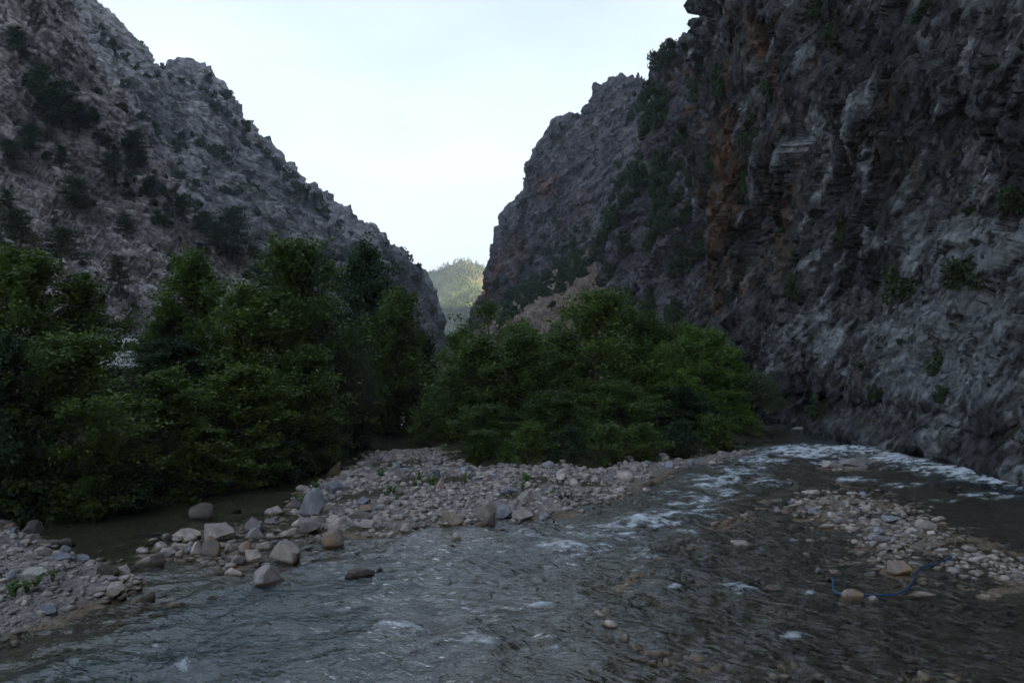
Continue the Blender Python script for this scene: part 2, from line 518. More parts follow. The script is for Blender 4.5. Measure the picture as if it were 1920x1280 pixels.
def rock_displacement(P, k, frame, seed, big=1.0, blocky=1.0, layers=0.5, tilt_k=5.0, ribs=0.0):
    d = big * k * 1.5 * fbm(P / (13 * k), 2, seed)
    if ribs:                                      # buttresses and gullies that run down the face
        d = d + ribs * k * 2.2 * fbm(P * np.array((1, 1, 0.28)) / (9 * k), 3, seed + 50, 0.5, True)
    Q = P @ frame
    Q = Q + 0.22 * k * np.stack([pnoise(P / (3.5 * k), seed + 20), pnoise(P / (3.5 * k), seed + 21), pnoise(P / (3.5 * k), seed + 22)], axis=1)
    # beds that stand proud of each other along the strata
    for s, a in ((3.4, 0.55), (1.15, 0.22)):
        u = Q[:, 2] / (s * k) + 0.5 * pnoise(P / (6 * k), seed + 30)
        i = np.floor(u)
        f = u - i
        h = _rt[(i.astype(np.int64) * 37 + seed) & 255, 6]
        m = np.clip(0.5 + 1.2 * pnoise(P / (7 * k), seed + 33), 0, 1)
        d = d + layers * a * k * m * ((h - 0.5) * 1.2 + 0.7 * (f - 0.5))
    Q = Q * np.array((0.62, 1, 2.1))
    for s, a, sd in ((7.5, 1.2, 1), (2.9, 0.55, 2), (1.05, 0.24, 3), (0.42, 0.11, 4)):
        d1, d2, off, r = voro(Q / (s * k), seed + sd)
        tilt = (off * (r[:, 3:6] - 0.5)).sum(axis=1) * tilt_k
        edge = np.clip((d2 - d1) / 0.08, 0, 1)
        d = d + blocky * a * k * ((r[:, 6] - 0.5) * 0.8 + np.clip(tilt, -1.6, 1.6) - 0.18 * (1 - edge))
    return d

def normals_of(G):
    du = np.gradient(G, axis=1)
    dv = np.gradient(G, axis=0)
    N = np.cross(du, dv)
    N /= np.linalg.norm(N, axis=2)[:, :, None] + 1e-9
    return N

SHEETS = {}
def sheet(name, net, row_steps, col_steps, k, strata, seed, mat, big=1.0, blocky=1.0, flip=False, rust=(), pale=(), amp_rows=None, smooth=False, layers=0.5, tilt_k=5.0, ribs=0.0, along=None):
    C = np.array(net, float)                       # rows, columns, 3
    G = catmull(C, row_steps)                      # along rows
    G = catmull(np.swapaxes(G, 0, 1), col_steps)
    G = np.swapaxes(G, 0, 1)
    nr, nc = G.shape[:2]
    N = normals_of(G)
    if flip:
        N = -N
    P = G.reshape(-1, 3)
    d = rock_displacement(P, k, strata_frame(strata, along), seed, big, blocky, layers, tilt_k, ribs)
    if amp_rows is not None:
        amp = np.interp(np.linspace(0, 1, nr), np.linspace(0, 1, len(amp_rows)), amp_rows)
        d = d * np.repeat(amp, nc)
    V = P + N.reshape(-1, 3) * d[:, None]
    F = grid_faces(nr, nc)
    if flip:
        F = F[:, ::-1]
    me = mesh_np(name, V, F, smooth)
    o = add_obj(name, me, mat, kind='structure')
    # rusty zones of the face: (px, py, half width, half height, strength) where the photograph shows them
    px = 960 + FPX * V[:, 0] / np.maximum(V[:, 1], 1.0)
    py = 640 - FPX * (V[:, 2] - CAM_H) / np.maximum(V[:, 1], 1.0)
    ru = 0.22 * fbm(V / (9 * k), 3, seed + 40)
    for (rx, ry, rw, rh, ra) in rust:
        ru = ru + ra * np.exp(-((px - rx) / rw) ** 2 - ((py - ry) / rh) ** 2)
    at = me.attributes.new('rust', 'FLOAT', 'POINT')
    at.data.foreach_set('value', np.ascontiguousarray(ru, dtype=np.float32))
    pl = np.full(len(V), -0.6)
    for (rx, ry, rw, rh, ra) in pale:
        pl = np.maximum(pl, ra * 1.6 * np.exp(-((px - rx) / rw) ** 4 - ((py - ry) / rh) ** 4) - 0.6)
    at = me.attributes.new('pale', 'FLOAT', 'POINT')
    at.data.foreach_set('value', np.ascontiguousarray(pl, dtype=np.float32))
    SHEETS[name] = (V, nr, nc)
    return o

def ray_net(cols):
    """cols: list of columns, each a list of (px, py, D) from bottom to top -> net[row][col]"""
    return [[W(*c[r]) for c in cols] for r in range(len(cols[0]))]

# left near spur: talus, pines and a pale wall up on the left
colsA = []
# px: (bottom), ..., skyline, then two rows rolling away behind it
def colA(px, pts, sky, back=30):
    c = [(px, y, D) for (y, D) in pts]
    c.append((sky[0], sky[1], sky[2]))
    c.append((sky[0] + 3, sky[1] + 14, sky[2] + back))
    c.append((sky[0] + 4, sky[1] + 130, sky[2] + back * 2.2))
    return c
colsA.append(colA(-2200, [(760, 34), (300, 55), (-300, 80), (-900, 100)], (-2300, -1800, 140)))
colsA.append(colA(-1100, [(740, 48), (400, 72), (0, 96), (-450, 122)], (-1100, -1000, 170)))
colsA.append(colA(-450, [(720, 60), (480, 82), (200, 108), (-150, 130)], (-440, -620, 175)))
colsA.append(colA(-120, [(720, 68), (500, 88), (290, 112), (60, 132)], (-60, -420, 170)))
colsA.append(colA(0, [(720, 72), (500, 94), (300, 120), (110, 137)], (40, -230, 165)))
colsA.append(colA(110, [(710, 78), (510, 102), (330, 130), (210, 145)], (106, 10, 160)))
colsA.append(colA(190, [(705, 84), (520, 110), (370, 138), (260, 150)], (192, 150, 163)))
colsA.append(colA(240, [(700, 90), (530, 116), (420, 140), (330, 153)], (238, 250, 166)))
colsA.append(colA(300, [(690, 98), (540, 124), (450, 144), (390, 156)], (300, 345, 170)))
colsA.append(colA(380, [(680, 110), (560, 134), (495, 150), (455, 160)], (380, 430, 174)))
colsA.append(colA(450, [(675, 122), (580, 142), (525, 156), (490, 166)], (450, 472, 180)))
colsA.append(colA(540, [(670, 138), (600, 154), (555, 168), (520, 178)], (540, 500, 190)))
colsA.append(colA(605, [(665, 150), (610, 166), (570, 180), (545, 188)], (606, 530, 198)))
colsA.append(colA(640, [(665, 160), (640, 172), (620, 184), (605, 194)], (642, 590, 204)))
colsA.append(colA(665, [(690, 170), (680, 178), (670, 188), (665, 198)], (668, 660, 210)))
sheet('hillside_left', ray_net(colsA), [46, 60, 64, 66, 12, 8], [10, 16, 30, 30, 46, 38, 26, 28, 32, 28, 32, 24, 14, 10], 1.7, (0.35, 0.25, 0.85), 11, M['rock_left'], 0.8, 0.85, rust=[(205, 195, 22, 16, 0.35), (222, 170, 12, 20, 0.3), (290, 270, 20, 14, 0.2)], layers=1.1, tilt_k=3.4, ribs=0.55, pale=[(70, 60, 60, 90, 0.9), (140, 200, 70, 60, 0.75), (205, 240, 36, 40, 0.7), (20, 170, 40, 60, 0.6)])

# far left ridge
def colB(px, bot, mids, sky, back=60):
    c = [(px, bot[0], bot[1])] + [(px, y, D) for (y, D) in mids]
    c.append((px, sky[0], sky[1]))
    c.append((px + 2, sky[0] + 10, sky[1] + back))
    c.append((px + 2, sky[0] + 90, sky[1] + back * 2.5))
    return c
colsB = [
    colB(-500, (660, 200), [(300, 250), (-100, 300)], (-500, 360)),
    colB(-150, (660, 205), [(350, 255), (50, 300)], (-260, 350)),
    colB(60, (660, 215), [(380, 262), (130, 305)], (-70, 350)),
    colB(120, (660, 222), [(390, 268), (170, 308)], (-18, 352)),
    colB(185, (660, 230), [(400, 275), (210, 314)], (47, 356)),
    colB(240, (660, 238), [(410, 282), (250, 320)], (98, 362)),
    colB(285, (660, 246), [(420, 290), (270, 328)], (141, 368)),
    colB(345, (660, 256), [(430, 300), (280, 338)], (146, 378)),
    colB(390, (660, 266), [(440, 310), (295, 350)], (168, 388)),
    colB(425, (660, 274), [(450, 320), (320, 358)], (208, 394)),
    colB(500, (660, 292), [(480, 338), (375, 374)], (284, 408)),
    colB(580, (660, 315), [(520, 360), (440, 394)], (370, 424)),
    colB(640, (660, 335), [(550, 380), (480, 410)], (416, 438)),
    colB(720, (665, 370), [(590, 412), (530, 438)], (470, 460)),
    colB(765, (670, 410), [(620, 440), (570, 460)], (505, 478)),
    colB(795, (690, 450), [(650, 470), (600, 484)], (535, 496)),
    colB(812, (720, 480), [(680, 492), (640, 500)], (585, 508), 40),
    colB(822, (740, 500), [(700, 505), (670, 510)], (630, 516), 40),
    colB(832, (760, 515), [(730, 518), (700, 522)], (670, 526), 40),
]
sheet('ridge_left', ray_net(colsB), [50, 66, 70, 10, 8], [8, 20, 18, 22, 20, 18, 20, 18, 16, 30, 34, 26, 34, 22, 18, 14, 8, 8], 3.6, (0.35, 0.2, 0.85), 31, M['rock_ridge'], 0.9, 0.7, tilt_k=3.0, ribs=1.1, rust=[(240, 115, 16, 9, 0.4), (222, 128, 10, 7, 0.4), (462, 240, 12, 10, 0.8), (320, 320, 20, 14, 0.4), (425, 340, 16, 12, 0.4), (612, 520, 8, 10, 0.6)], layers=0.5)

# right far cliff (the tall streaked wall with the notch and the leaning block on its crest)
def colD(px, bot, mids, sky, back=50, lean=0):
    c = [(px + lean, bot[0], bot[1])] + [(px, y, D) for (y, D) in mids]
    c.append((px, sky[0], sky[1]))
    c.append((px + 4, sky[0] + 8, sky[1] + back))
    c.append((px + 8, sky[0] + 80, sky[1] + back * 2.5))
    return c
colsD = [
    colD(868, (720, 500), [(690, 502), (665, 504)], (640, 506), 30),
    colD(884, (700, 485), [(660, 487), (630, 489)], (596, 492), 40),
    colD(902, (690, 470), [(640, 472), (600, 474)], (556, 478), 50),
    colD(910, (680, 462), [(620, 464), (575, 466)], (516, 470), 50),
    colD(922, (670, 452), [(590, 455), (540, 458)], (485, 463), 50),
    colD(942, (660, 440), [(560, 444), (500, 448)], (428, 455), 50),
    colD(962, (650, 428), [(540, 433), (470, 438)], (386, 446), 50),
    colD(985, (640, 415), [(520, 421), (440, 427)], (352, 437), 50),
    colD(1003, (630, 405), [(500, 411), (410, 418)], (325, 430), 50),
    colD(1020, (620, 395), [(490, 402), (380, 410)], (272, 424), 50),
    colD(1045, (610, 380), [(470, 388), (360, 398)], (240, 414), 50),
    colD(1070, (600, 366), [(455, 376), (340, 388)], (226, 405), 50),
    colD(1098, (590, 352), [(440, 364), (330, 377)], (226, 396), 50),
    colD(1106, (585, 346), [(430, 358), (310, 372)], (205, 394), 50),
    colD(1118, (580, 340), [(425, 352), (300, 366)], (174, 390), 50),
    colD(1140, (575, 330), [(420, 342), (290, 357)], (164, 382), 50),
    colD(1163, (570, 320), [(415, 333), (285, 348)], (156, 374), 50),
    colD(1182, (565, 310), [(410, 324), (285, 340)], (170, 366), 50),
    colD(1212, (560, 298), [(405, 312), (280, 328)], (176, 352), 50),
    colD(1260, (560, 280), [(400, 296), (270, 312)], (150, 336), 50),
    colD(1340, (560, 260), [(400, 275), (270, 290)], (130, 310), 50),
    colD(1420, (560, 240), [(400, 255), (270, 270)], (110, 290), 50),
]
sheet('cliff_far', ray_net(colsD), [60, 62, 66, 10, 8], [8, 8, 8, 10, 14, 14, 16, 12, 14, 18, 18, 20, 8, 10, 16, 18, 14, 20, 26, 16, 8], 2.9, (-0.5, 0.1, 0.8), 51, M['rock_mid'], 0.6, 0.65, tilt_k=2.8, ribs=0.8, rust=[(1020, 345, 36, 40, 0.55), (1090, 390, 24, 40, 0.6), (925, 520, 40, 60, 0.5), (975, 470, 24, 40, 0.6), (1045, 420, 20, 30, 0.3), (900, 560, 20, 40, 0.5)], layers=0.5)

# right middle spur between the far cliff and the near wall
colsS = [
    colD(1085, (720, 200), [(690, 204), (660, 208)], (628, 212), 24),
    colD(1120, (720, 182), [(650, 192), (600, 200)], (540, 210), 24),
    colD(1150, (720, 170), [(630, 182), (560, 192)], (470, 208), 24),
    colD(1172, (720, 160), [(610, 174), (520, 188)], (410, 206), 24),
    colD(1194, (720, 152), [(590, 168), (470, 184)], (318, 204), 24),
    colD(1216, (720, 146), [(570, 164), (420, 180)], (238, 200), 24),
    colD(1236, (720, 142), [(550, 160), (390, 176)], (172, 197), 24),
    colD(1262, (720, 138), [(540, 155), (360, 171)], (126, 193), 24),
    colD(1288, (720, 134), [(530, 150), (340, 166)], (104, 189), 24),
    colD(1312, (720, 130), [(520, 146), (330, 162)], (84, 185), 24),
    colD(1370, (720, 126), [(510, 140), (310, 154)], (20, 178), 24),
    colD(1480, (720, 122), [(500, 134), (280, 146)], (-60, 170), 24),
]
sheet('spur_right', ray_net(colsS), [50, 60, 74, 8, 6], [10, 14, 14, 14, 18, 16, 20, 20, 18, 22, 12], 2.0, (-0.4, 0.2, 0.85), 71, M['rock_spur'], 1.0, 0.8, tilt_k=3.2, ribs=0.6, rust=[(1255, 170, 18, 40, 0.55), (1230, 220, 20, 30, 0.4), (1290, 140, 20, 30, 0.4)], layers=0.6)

# scree fan that comes down between the cliffs to the trees
colsE = [
    [(820, 760, 210), (830, 700, 300), (850, 660, 400), (870, 640, 480)],
    [(900, 760, 170), (905, 690, 240), (915, 630, 330), (925, 590, 430)],
    [(960, 760, 140), (960, 680, 190), (965, 600, 280), (985, 545, 400)],
    [(1040, 760, 118), (1035, 660, 160), (1040, 575, 230), (1060, 500, 345)],
    [(1110, 760, 104), (1105, 645, 145), (1100, 550, 205), (1115, 465, 320)],
    [(1180, 760, 98), (1175, 660, 130), (1165, 600, 170), (1160, 540, 230)],
    [(1260, 760, 94), (1250, 690, 116), (1240, 650, 135), (1235, 600, 180)],
    [(1360, 760, 92), (1350, 700, 108), (1340, 670, 125), (1335, 640, 170)],
]
sheet('scree_slope', ray_net(colsE), [40, 70, 60], [14, 22, 30, 30, 30, 30, 20], 1.1, (0, 0, 1), 91, M['scree'], 0.8, 0.7)

# far hill in the gap, its upper part in the sun
colsF = [
    [(500, 720, 1500), (500, 640, 1750), (500, 540, 2000), (500, 470, 2250), (500, 520, 2600)],
    [(700, 720, 1480), (700, 640, 1740), (700, 560, 1980), (700, 520, 2160), (700, 560, 2500)],
    [(785, 720, 1460), (785, 640, 1720), (785, 570, 1950), (785, 512, 2120), (785, 560, 2500)],
    [(820, 720, 1450), (820, 640, 1710), (820, 570, 1940), (822, 506, 2110), (820, 560, 2500)],
    [(850, 720, 1450), (850, 640, 1700), (850, 565, 1930), (850, 497, 2100), (850, 560, 2500)],
    [(872, 720, 1450), (872, 640, 1700), (872, 565, 1930), (872, 492, 2100), (872, 560, 2500)],
    [(900, 720, 1450), (900, 640, 1700), (900, 570, 1930), (900, 500, 2110), (900, 560, 2500)],
    [(950, 720, 1450), (950, 640, 1700), (950, 580, 1930), (950, 515, 2120), (950, 560, 2500)],
    [(1150, 720, 1450), (1150, 640, 1720), (1150, 570, 1960), (1150, 500, 2180), (1150, 560, 2500)],
]
sheet('hill_far', ray_net(colsF), [30, 50, 50, 10], [10, 20, 30, 30, 24, 26, 24, 10], 16.0, (0, 0, 1), 111, M['hill'], 0.5, 0.12)

# right near wall, built along its foot line; tall enough to keep the evening sun off the gorge
foot = [(36, -320), (33, -160), (29, -60), (25, -10), (22.5, 15), (21.3, 30), (20.8, 40), (20.2, 50), (19.6, 58), (19.2, 66), (18.6, 74), (18.3, 80), (19.6, 86), (24, 93), (34, 102), (50, 116)]
prof = [(0.6, -1.2), (0.0, 0.35), (0.9, 1.3), (1.3, 2.4), (1.0, 3.4), (2.6, 9.0), (3.6, 15.0), (2.8, 22.0), (2.4, 30.0), (4.2, 42.0), (12, 70.0), (40, 150.0), (95, 310.0), (160, 330.0)]
foot = np.array(foot, float)
tan = np.gradient(foot, axis=0)
nrm2 = np.stack([tan[:, 1], -tan[:, 0]], axis=1)
nrm2 /= np.linalg.norm(nrm2, axis=1)[:, None]
netC = []
for (off, z) in prof:
    row = []
    for i, (p, n) in enumerate(zip(foot, nrm2)):
        far = np.clip((p[1] - 50) / 30, 0, 1)
        o = off * (1 - 0.45 * far) if z < 60 else off
        if z > 60 and i >= 9:                     # the crest keeps to the right of the silhouette edge
            q = foot[9] + (foot[i] - foot[9]) * (0.55 if i > 11 else 1.0)
            row.append((q[0] + o, q[1] + 0.1 * o, z))
        else:
            row.append((p[0] + n[0] * o, p[1] + n[1] * o, z))
    netC.append(row)
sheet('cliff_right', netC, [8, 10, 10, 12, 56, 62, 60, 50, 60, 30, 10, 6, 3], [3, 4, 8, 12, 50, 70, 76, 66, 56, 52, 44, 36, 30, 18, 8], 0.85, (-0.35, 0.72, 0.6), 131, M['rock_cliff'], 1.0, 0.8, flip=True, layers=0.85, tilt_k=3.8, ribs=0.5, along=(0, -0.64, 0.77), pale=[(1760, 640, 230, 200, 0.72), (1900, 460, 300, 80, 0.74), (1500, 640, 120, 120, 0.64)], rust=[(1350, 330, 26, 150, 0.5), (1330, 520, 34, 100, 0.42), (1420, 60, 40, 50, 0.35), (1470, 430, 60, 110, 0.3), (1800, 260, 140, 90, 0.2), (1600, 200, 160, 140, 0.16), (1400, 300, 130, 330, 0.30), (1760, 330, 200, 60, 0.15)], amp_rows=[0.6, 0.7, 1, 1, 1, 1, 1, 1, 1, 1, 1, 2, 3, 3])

# unseen mountain mass added behind the right-hand cliffs to block the sun
ridge = [(110, -320, 320), (110, -100, 325), (112, 40, 330), (125, 160, 335), (160, 380, 340), (235, 700, 330), (400, 1200, 300), (620, 1860, 265), (760, 2300, 265)]
netM = [[(x - 45 - 0.02 * y, y, -10) for x, y, z in ridge], [(x - 20, y, z * 0.6) for x, y, z in ridge], [(x, y, z) for x, y, z in ridge], [(x + 90, y, z * 0.9) for x, y, z in ridge], [(x + 400, y, 0) for x, y, z in ridge]]
sheet('sun_block_mountain', netM, [12, 10, 8, 10], [8, 8, 10, 14, 18, 20, 20, 16], 14.0, (0, 0, 1), 151, M['rock_mid'], 0.35, 0.25, flip=True)

# ------------------------------------------------------------------ river bed, bars and banks
def poly_px(pts, z=0.0):
    return np.array([on_plane(x, y, z)[:2] for x, y in pts])

def signed_distance(poly, X, Y):
    """positive inside"""
    n = len(poly)
    d = np.full(X.shape, 1e9)
    inside = np.zeros(X.shape, bool)
    for i in range(n):
        a, b = poly[i], poly[(i + 1) % n]
        e = b - a
        wx, wy = X - a[0], Y - a[1]
        t = np.clip((wx * e[0] + wy * e[1]) / (e @ e + 1e-12), 0, 1)
        d = np.minimum(d, np.hypot(wx - t * e[0], wy - t * e[1]))
        c = ((a[1] <= Y) & (b[1] > Y)) | ((b[1] <= Y) & (a[1] > Y))
        with np.errstate(divide='ignore', invalid='ignore'):
            xi = a[0] + (Y - a[1]) / (b[1] - a[1] + 1e-12) * e[0]
        inside ^= c & (X < xi)
    return np.where(inside, d, -d)

BARS = {
    'gravel_left': (poly_px([(-900, 1500), (-120, 1255), (0, 1197), (60, 1176), (110, 1156), (180, 1128), (228, 1112), (242, 1092), (222, 1084), (238, 1066), (165, 1056), (130, 1044), (85, 1030), (60, 1012), (20, 985), (-40, 965), (-900, 960)]), 0.75, 2.2, 0.16),
    'bar_mid': (poly_px([(600, 905), (640, 895), (690, 850), (820, 842), (900, 880), (960, 872), (1100, 880), (1250, 862), (1330, 852), (1420, 846), (1400, 858), (1270, 885), (1205, 905), (1190, 922), (1130, 937), (1080, 955), (1000, 976), (930, 982), (830, 986), (770, 1000), (700, 1004), (650, 1000), (600, 985), (570, 962), (545, 938)]), 0.24, 1.4, 0.10),
    'chain_left': (poly_px([(245, 1050), (300, 1022), (380, 1000), (470, 985), (560, 965), (610, 990), (600, 1030), (520, 1050), (440, 1062), (330, 1046)]), -0.04, 1.0, 0.16),
    'island_right': (poly_px([(1560, 925), (1640, 935), (1690, 965), (1760, 990), (1792, 1020), (1770, 1040), (1712, 1060), (1665, 1060), (1640, 1030), (1600, 1000), (1530, 975), (1500, 950), (1520, 930)]), 0.03, 0.6, 0.05),
    'island_end': (poly_px([(1800, 1040), (1925, 1052), (2050, 1078), (2050, 1105), (1870, 1088), (1790, 1066)]), 0.03, 0.5, 0.05),
    'shallow_right': (poly_px([(1450, 940), (1560, 900), (1700, 930), (1800, 1000), (2000, 1040), (2300, 1200), (1900, 1290), (1500, 1270), (1180, 1230), (1120, 1150), (1240, 1030)]), -0.12, 0.5, 0.05),
    'pool_left': (poly_px([(90, 965), (250, 950), (400, 925), (560, 893), (640, 900), (560, 962), (400, 990), (250, 1015), (150, 1062), (70, 1010)]), -0.15, 0.6, 0.1),
    'bar_far': (poly_px([(1540, 872), (1590, 858), (1640, 857), (1690, 870), (1640, 881), (1550, 882)]), 0.10, 0.5, 0.1),
    'island_trees': (poly_px([(815, 845), (900, 872), (1000, 880), (1130, 876), (1250, 862), (1380, 843), (1432, 818), (1400, 792), (1200, 768), (900, 760), (800, 775), (790, 810)]), 1.0, 4.0, 0.15),
}
LAND_LEFT = poly_px([(-2400, 1500), (-900, 1000), (-40, 968), (60, 958), (150, 962), (250, 950), (350, 930), (450, 915), (550, 893), (615, 868), (655, 838), (690, 808), (715, 776), (700, 742), (640, 720), (-400, 720), (-2400, 760)])

def ground_z(X, Y, detail=True):
    X = np.asarray(X, float); Y = np.asarray(Y, float)
    shp = X.shape
    X = X.ravel(); Y = Y.ravel()
    P = np.stack([X, Y, np.zeros_like(X)], axis=1)
    z = -0.42 - 0.22 * np.exp(-((X - 0.22 * (Y - 20)) / 5.0) ** 2) + 0.16 * fbm(P / 2.6, 3, 3)
    for (poly, hmax, L, slope) in BARS.values():
        d = signed_distance(poly, X, Y) + 0.55 * pnoise(P / 1.6, 9) + 0.25 * pnoise(P / 0.6, 10)
        h = np.where(d > 0, hmax * (1 - np.exp(-np.maximum(d, 0) / L)), np.minimum(hmax, 0) + slope * d if hmax > 0 else hmax + slope * d)
        z = np.maximum(z, h)
    d = signed_distance(LAND_LEFT, X, Y) + 0.8 * pnoise(P / 2.0, 12)
    h = np.where(d > 0, 4.6 * (1 - np.exp(-np.maximum(d, 0) / 6.5)), 0.2 * d)
    z = np.maximum(z, h)
    z = np.where(Y > 62, np.maximum(z, np.clip((Y - 62) * 0.03, 0, 1.5) - 0.3), z)
    if detail:
        z = z + 0.05 * fbm(P / 0.9, 3, 14)
    return z.reshape(shp)

MUD = [(700, 925, 60, 10), (640, 935, 40, 8), (780, 905, 60, 9), (1090, 905, 60, 8), (860, 900, 50, 8), (690, 985, 50, 6), (740, 870, 70, 10), (1000, 900, 40, 7), (950, 930, 30, 6), (590, 960, 40, 8)]
ys = np.concatenate([np.linspace(4, 12, 14)[:-1], np.arange(12, 46, 0.14), np.arange(46, 64, 0.3), np.linspace(64, 150, 40)])
xs = np.concatenate([np.linspace(-110, -28, 36)[:-1], np.arange(-28, 25, 0.16), np.linspace(25, 60, 14)])
GX, GY = np.meshgrid(xs, ys)
GZ = ground_z(GX, GY)
Pg = np.stack([GX.ravel(), GY.ravel(), GZ.ravel() * 0], axis=1)
d1, d2, off, rr = voro(Pg * np.array((2.6, 2.6, 0)) + 0.5, 5)
GZ = GZ + (0.10 * (rr[:, 6] - 0.35) * np.clip((d2 - d1) * 3, 0, 1)).reshape(GZ.shape)
me = mesh_np('riverbed', np.stack([GX.ravel(), GY.ravel(), GZ.ravel()], axis=1), grid_faces(*GX.shape))
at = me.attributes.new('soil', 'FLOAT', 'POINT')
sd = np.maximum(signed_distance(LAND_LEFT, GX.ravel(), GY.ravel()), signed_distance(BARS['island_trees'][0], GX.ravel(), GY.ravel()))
silt_and_shade = np.where(sd > -0.7, 1.2 + sd * 0.5, 0)  # wooded banks and shore: soil darkened to stand in for tree shade
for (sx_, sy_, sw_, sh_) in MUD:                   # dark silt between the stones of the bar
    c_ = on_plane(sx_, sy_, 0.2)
    silt_and_shade = silt_and_shade + 0.9 * np.exp(-((GX.ravel() - c_[0]) / (sw_ / FPX * c_[1])) ** 2 - ((GY.ravel() - c_[1]) / (sh_ * c_[1] ** 2 / (CAM_H * FPX))) ** 2)
at.data.foreach_set('value', np.ascontiguousarray(silt_and_shade, dtype=np.float32))
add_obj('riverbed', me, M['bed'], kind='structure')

# ground sheet that runs out to the horizon below everything
gx = np.array([-1050, -600, -100, 0, 100, 600, 1300.0]); gy = np.array([-420, -300, 0, 150, 600, 2000, 2800.0])
A, B = np.meshgrid(gx, gy)
me = mesh_np('ground', np.stack([A.ravel(), B.ravel(), np.full(A.size, -2.2)], axis=1), grid_faces(7, 7), False)
add_obj('ground', me, M['scree'], kind='structure')

# ------------------------------------------------------------------ the river
FOAM = [(1200, 980, 48, 9, 1.0), (1330, 905, 46, 12, 0.75), (1380, 885, 50, 10, 0.7), (1305, 968, 34, 7, 0.7), (1060, 1026, 52, 6, 0.9), (1110, 1003, 60, 5, 0.6), (748, 1182, 62, 12, 0.85),
        (905, 1206, 48, 12, 0.8), (1036, 1206, 26, 14, 0.75), (1015, 1135, 34, 10, 0.7), (1080, 1119, 24, 6, 0.7), (1210, 1042, 26, 8, 0.7), (1262, 1102, 22, 8, 0.6), (1395, 1108, 38, 12, 0.75),
        (1478, 1198, 40, 8, 0.7), (1500, 852, 90, 12, 1.1), (1580, 848, 100, 9, 1.1), (1690, 866, 60, 11, 1.15), (1790, 888, 90, 14, 1.15), (1880, 905, 70, 12, 1.15), (1600, 900, 46, 5, 0.8),
        (1700, 912, 50, 5, 0.7), (1440, 905, 60, 9, 0.7), (1330, 940, 44, 9, 0.75), (345, 1252, 30, 9, 0.6), (1255, 925, 50, 6, 0.5), (985, 1003, 30, 5, 0.6), (1425, 865, 60, 7, 0.8),
        (600, 1066, 22, 5, 0.5), (1850, 930, 70, 7, 0.7), (1760, 940, 60, 5, 0.5), (1560, 870, 60, 5, 0.8), (560, 1075, 24, 6, 0.5), (1290, 1000, 30, 6, 0.55), (860, 1062, 34, 5, 0.4), (1940, 880, 60, 8, 0.9),
        (800, 1075, 30, 5, 0.4), (700, 1240, 40, 8, 0.4), (1120, 1250, 40, 7, 0.4), (300, 1100, 30, 4, 0.25), (1520, 1110, 26, 6, 0.5), (1650, 1190, 40, 6, 0.3)]
ys = np.concatenate([np.arange(9, 30, 0.075), np.arange(30, 62, 0.13), np.linspace(62, 82, 20)])
xs = np.arange(-26, 24.6, 0.12)
GX, GY = np.meshgrid(xs, ys)
X, Y = GX.ravel(), GY.ravel()
depth = np.maximum(-ground_z(X, Y, False), 0)
P2 = np.stack([X, Y, np.zeros_like(X)], axis=1)
# calm pool on the left under the trees, broken water in the current
centre = 0.42 * (Y - 24) + 1.0
lively = np.clip(0.35 + 0.85 * np.exp(-((X - centre) / 7.5) ** 2) + 0.45 * np.clip((X - 2) / 6, 0, 1), 0, 1.1)
lively = np.where(X < -9, lively * np.clip(1 - (-9 - X) / 4, 0.18, 1), lively)
ca, sa = math.cos(0.5), math.sin(0.5)
Q = np.stack([(X * ca + Y * sa), (-X * sa + Y * ca) * 1.7, np.zeros_like(X)], axis=1)
Q = Q + 0.5 * np.stack([pnoise(P2 / 1.7, 41), pnoise(P2 / 1.7, 42), np.zeros_like(X)], axis=1)
wave = 0.10 * fbm(Q / 2.6, 2, 43, 0.5) + 0.055 * fbm(Q / 1.0, 2, 44, 0.5, True)
foam = np.zeros_like(X)
hump = np.zeros_like(X)
for (fx, fy, fw, fh, fa) in FOAM:
    c = on_plane(fx, fy)
    rx = fw / FPX * c[1]
    ry = fh * c[1] ** 2 / (CAM_H * FPX)
    # a foam patch breaks on the downstream side of a standing wave
    g = np.exp(-((X - c[0]) / rx) ** 2 - ((Y - c[1] - 0.25 * ((X - c[0]) / rx) ** 2 * ry) / ry) ** 2)
    foam = np.maximum(foam, fa * g)
    hump += 0.16 * fa * np.exp(-((X - c[0]) / rx) ** 2 - ((Y - c[1] - 0.7 * ry) / (ry * 1.1)) ** 2)
# broken white water strung out along the two currents
def current(pts):
    c = np.array([on_plane(a_, b_)[:2] for a_, b_ in pts])
    dd = np.full(len(X), 1e9)
    for a_, b_ in zip(c[:-1], c[1:]):
        e = b_ - a_
        tt = np.clip(((X - a_[0]) * e[0] + (Y - a_[1]) * e[1]) / (e @ e), 0, 1)
        dd = np.minimum(dd, np.hypot(X - a_[0] - tt * e[0], Y - a_[1] - tt * e[1]))
    return dd
run1 = np.exp(-(current([(1500, 838), (1440, 862), (1370, 895), (1320, 935), (1260, 965), (1190, 990), (1080, 1025)]) / 1.7) ** 2)
run2 = np.exp(-(current([(1500, 842), (1600, 850), (1690, 866), (1800, 890), (1920, 915), (2000, 930)]) / 1.5) ** 2)
turb = fbm(Q / np.array((1.1, 0.8, 1)), 4, 48, 0.6)
foam = np.maximum(1.1 * foam * np.clip(0.75 + 0.9 * fbm(Q / 0.5, 3, 47), 0.0, 1.3), np.maximum(run1 * 0.36, run2 * 0.34) + 0.8 * turb * np.maximum(run1, run2))
foam = np.maximum(foam, 0) + np.clip(0.5 * (wave / 0.1) * lively - 0.45, 0, 0.25)
lively = np.maximum(lively, 1.2 * np.maximum(run1, run2))
z = wave * lively + np.minimum(hump, 0.28) + 0.05 * foam * pnoise(P2 / 0.18, 46)
me = mesh_np('river', np.stack([X, Y, z], axis=1), grid_faces(*GX.shape))
